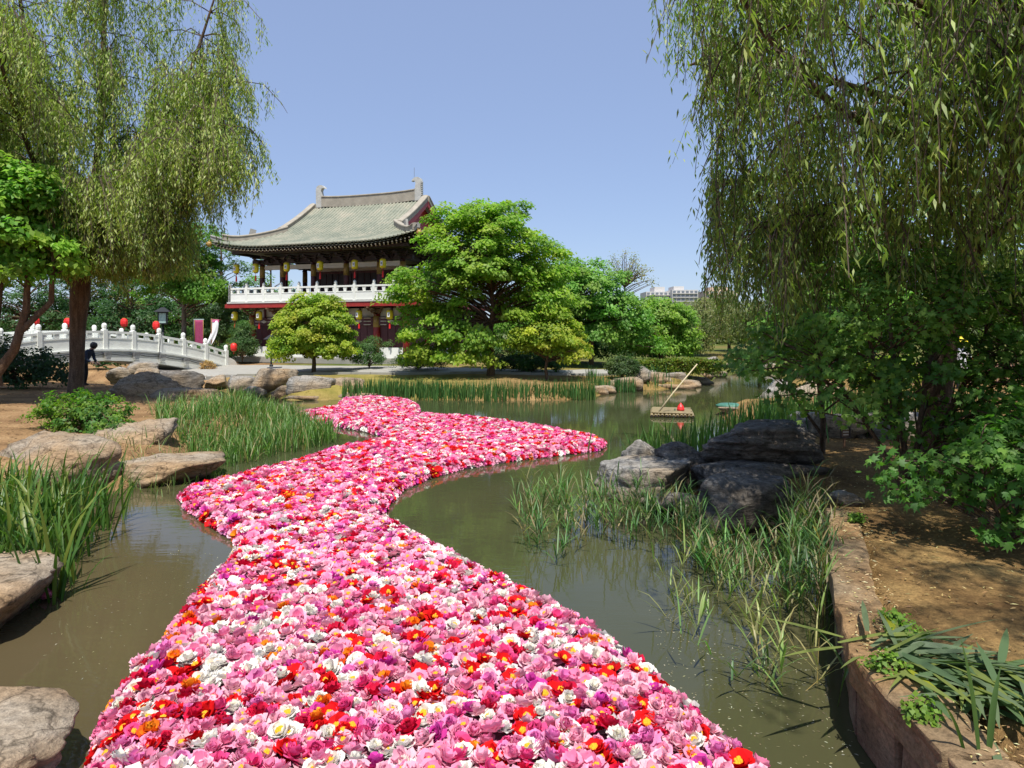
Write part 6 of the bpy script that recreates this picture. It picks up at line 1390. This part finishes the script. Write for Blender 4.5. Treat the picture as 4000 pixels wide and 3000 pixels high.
J = {'pelvis': ((0, 0, .86), (.15, .13)), 'waist': ((.05, 0, 1.0), (.15, .14)), 'chest': ((.19, 0, 1.2), (.17, .15)), 'neckb': ((.30, 0, 1.33), .075), 'neck': ((.36, 0, 1.39), .058), 'head': ((.42, 0, 1.44), (.085, .09)), 'crown': ((.47, 0, 1.52), (.075, .08)), 'chin': ((.5, 0, 1.40), (.045, .05)),
     'shl': ((.24, .17, 1.26), .075), 'ell': ((.27, .21, .99), .052), 'wrl': ((.45, .14, .86), .036), 'hal': ((.52, .12, .83), .04), 'shr': ((.24, -.17, 1.26), .075), 'elr': ((.28, -.21, .99), .052), 'wrr': ((.48, -.14, .88), .036), 'har': ((.55, -.12, .85), .04),
     'hpl': ((-.01, .09, .82), .1), 'knl': ((.03, .11, .45), .065), 'anl': ((-.03, .11, .09), .045), 'tol': ((.12, .12, .04), .04), 'hpr': ((-.01, -.09, .82), .1), 'knr': ((.1, -.11, .46), .065), 'anr': ((.05, -.11, .09), .045), 'tor': ((.2, -.12, .04), .04)}
for s_, y_ in (('l', .12), ('r', -.12)):
    for k, dy in enumerate((-.025, -.008, .009, .025)):
        b = J['ha' + s_][0]; J[f'f{s_}{k}'] = ((b[0] + .06, y_ + dy, b[2] - .02), .009); J[f'g{s_}{k}'] = ((b[0] + .09, y_ + dy * 1.1, b[2] - .05), .008)
    J[f't{s_}'] = ((J['ha' + s_][0][0] + .02, y_ * .72, J['ha' + s_][0][2] - .03), .011)
E = [('pelvis', 'waist'), ('waist', 'chest'), ('chest', 'neckb'), ('neckb', 'neck'), ('neck', 'head'), ('head', 'crown'), ('head', 'chin'), ('chest', 'shl'), ('shl', 'ell'), ('ell', 'wrl'), ('wrl', 'hal'), ('chest', 'shr'), ('shr', 'elr'), ('elr', 'wrr'), ('wrr', 'har'),
     ('pelvis', 'hpl'), ('hpl', 'knl'), ('knl', 'anl'), ('anl', 'tol'), ('pelvis', 'hpr'), ('hpr', 'knr'), ('knr', 'anr'), ('anr', 'tor')]
for s_ in 'lr':
    for k in range(4): E += [('ha' + s_, f'f{s_}{k}'), (f'f{s_}{k}', f'g{s_}{k}')]
    E.append(('ha' + s_, 't' + s_))
def reg(c):
    if c.x > .44 and c.z < .92: return 0
    if c.x > .30 and c.z > 1.36: return 0
    return 1 if c.z > .84 else 2
px_, py_ = (195 - U0) / FPX * 25.6, 25.6
stoop = figure('person', 'person in a dark navy jacket stooping beside the willow trunk', (px_ - .25, py_, gh(px_, py_) - .02), -.15, J, E, [M['skin'], M['navy'], M['trousers']], reg)
hp_ = MB().lathe([(.02, -.1), (.10, -.085), (.125, -.02), (.125, .04), (.09, .1), (.02, .125)], 12); o = hp_.build('hair', M['hair'], stoop, True); o.location = (.42, 0, 1.5); o.rotation_euler = (0, .45, 0)
# someone in white with a pointed yellow hat, seen through the bushes
M['whiteshirt'] = plain('white_shirt', (.72, .72, .74), .8, .06, 5)
J2 = {'pelvis': ((0, 0, .88), (.15, .12)), 'waist': ((0, 0, 1.03), (.14, .11)), 'chest': ((.02, 0, 1.25), (.17, .12)), 'neckb': ((.02, 0, 1.42), .07), 'neck': ((.03, 0, 1.47), .055), 'head': ((.05, 0, 1.55), (.08, .085)), 'crown': ((.05, 0, 1.64), (.075, .08)),
      'shl': ((.02, .19, 1.37), .07), 'ell': ((.0, .24, 1.1), .05), 'wrl': ((.12, .22, .88), .035), 'hal': ((.15, .21, .82), .038), 'shr': ((.02, -.19, 1.37), .07), 'elr': ((0, -.24, 1.1), .05), 'wrr': ((.12, -.22, .88), .035), 'har': ((.15, -.21, .82), .038),
      'hpl': ((0, .09, .84), .1), 'knl': ((.02, .1, .46), .065), 'anl': ((-.02, .1, .09), .045), 'tol': ((.12, .11, .04), .04), 'hpr': ((0, -.09, .84), .1), 'knr': ((.02, -.1, .46), .065), 'anr': ((-.02, -.1, .09), .045), 'tor': ((.12, -.11, .04), .04)}
E2 = [(a, b) for a, b in E if a in J2 and b in J2]
yy = 22.0; xx = (2077 - U0) / FPX * yy
vis = figure('person', 'person in white with a pointed yellow hat glimpsed through the right hand bushes', (xx, yy, .55), math.radians(-100), J2, E2, [M['skin'], M['whiteshirt'], M['trousers']], lambda c: 0 if c.z > 1.46 or (c.z < .9 and abs(c.y) > .18) else (1 if c.z > .6 else 2))
MB().lathe([(.22, 1.6), (.20, 1.62), (.1, 1.72), (.02, 1.8)], 14).build('hat', M['yellow'], vis, True)
# fence and lanterns behind the right bank
M['fencewood'] = plain('pinkish_fence_wood', (.3, .17, .12), .7, .2, 9)
fe = empty('picket_fence', (14.5, 24.0, .5), -.1, 'brown picket fence behind the right bank bushes', 'fence')
pk = MB().box((0, 0, .45), (.05, .035, .9)).mesh('picket'); pk.materials.append(M['fencewood'])
for k in range(64):
    o = link('picket', pk, None, fe); o.location = (-2.6 + k * .11, 0, 0)
for zz in (.25, .75): MB().box((.9, .04, zz), (7.1, .04, .06)).build('rail', M['fencewood'], fe)
GRL = 'red lanterns behind the right bank'
for (u, v, lab) in ((2112, 772, 'upper red lantern of the cluster seen through the right hand bushes'), (2098, 783, 'left red lantern of the cluster seen through the right hand bushes'), (2124, 784, 'right red lantern of the cluster seen through the right hand bushes')):
    red_lantern(A(u, v, 25.5), lab, .62, False, 0, GRL)
lp = empty('lantern_pole', (A(2112, 772, 25.7)[0], 25.7, .5), 0, 'thin dark pole carrying the red lanterns behind the right bank', 'pole')
MB().tube([(0, 0, 0), (0, 0, 1.7)], .025, 6).build('post', M['black'], lp, True); MB().tube([(-.35, 0, 1.5), (.35, 0, 1.5)], .015, 5).build('crossbar', M['black'], lp, True)
o = MB().lathe([(.05, -.35), (.07, -.2), (.06, .1), (.04, .3), (.01, .36)], 7).build('orange_streamer', plain('orange_cloth', (.7, .17, .03), .7, .15, 5), None, True); o.location = A(2078, 752, 24.5); tag(o, 'narrow orange streamer hanging among the right hand foliage', 'streamer')
# ------------------------------------------------------------------ apartment towers far behind
M['apt'] = plain('pale_render', (.55, .53, .51), .9, .05, .05); M['apt2'] = plain('warm_render', (.55, .42, .32), .9, .05, .05); M['aptwin'] = plain('far_glass', (.17, .19, .22), .3, .1, .05)
def tower(label, u0, u1, vtop, Y, floors, bays, mat, vb=690, steps=()):
    x0, x1 = (u0 - U0) / FPX * Y, (u1 - U0) / FPX * Y; zt = A(0, vtop, Y)[2]; e = empty('apartment_tower', ((x0 + x1) / 2, Y, 0), 0, label, 'building', 'apartment blocks on the skyline')
    w = x1 - x0; MB().box((0, 7, zt / 2), (w, 14, zt)).build('wall', mat, e)
    fh = zt / floors
    wm = MB().box((0, 0, 0), (w / bays * .62, .3, fh * .52)).mesh('window'); wm.materials.append(M['aptwin'])
    for f in range(floors // 2, floors):
        for b in range(bays):
            o = link('window', wm, None, e); o.location = (-w / 2 + (b + .5) * w / bays, -.12, (f + .5) * fh)
        MB().box((0, -.35, f * fh + .1), (w * .96, .8, .25)).build('balcony_slab', mat, e)
    for (a, b, h) in steps: MB().box((-w / 2 + (a + b) / 2 * w, 7, zt + h / 2), ((b - a) * w, 10, h)).build('roof_block', mat, e)
tower('pale grey apartment tower on the skyline left of the willow', 1396, 1452, 630, 300, 12, 6, M['apt'], steps=((.35, .75, 2.2),))
tower('taller grey apartment tower beside the willow strands', 1452, 1508, 626, 296, 12, 6, M['apt'], steps=((.1, .5, 1.6),))
tower('tan topped apartment tower half hidden by the willow', 1524, 1592, 628, 310, 12, 7, M['apt2'], steps=((.2, .8, 1.8),))
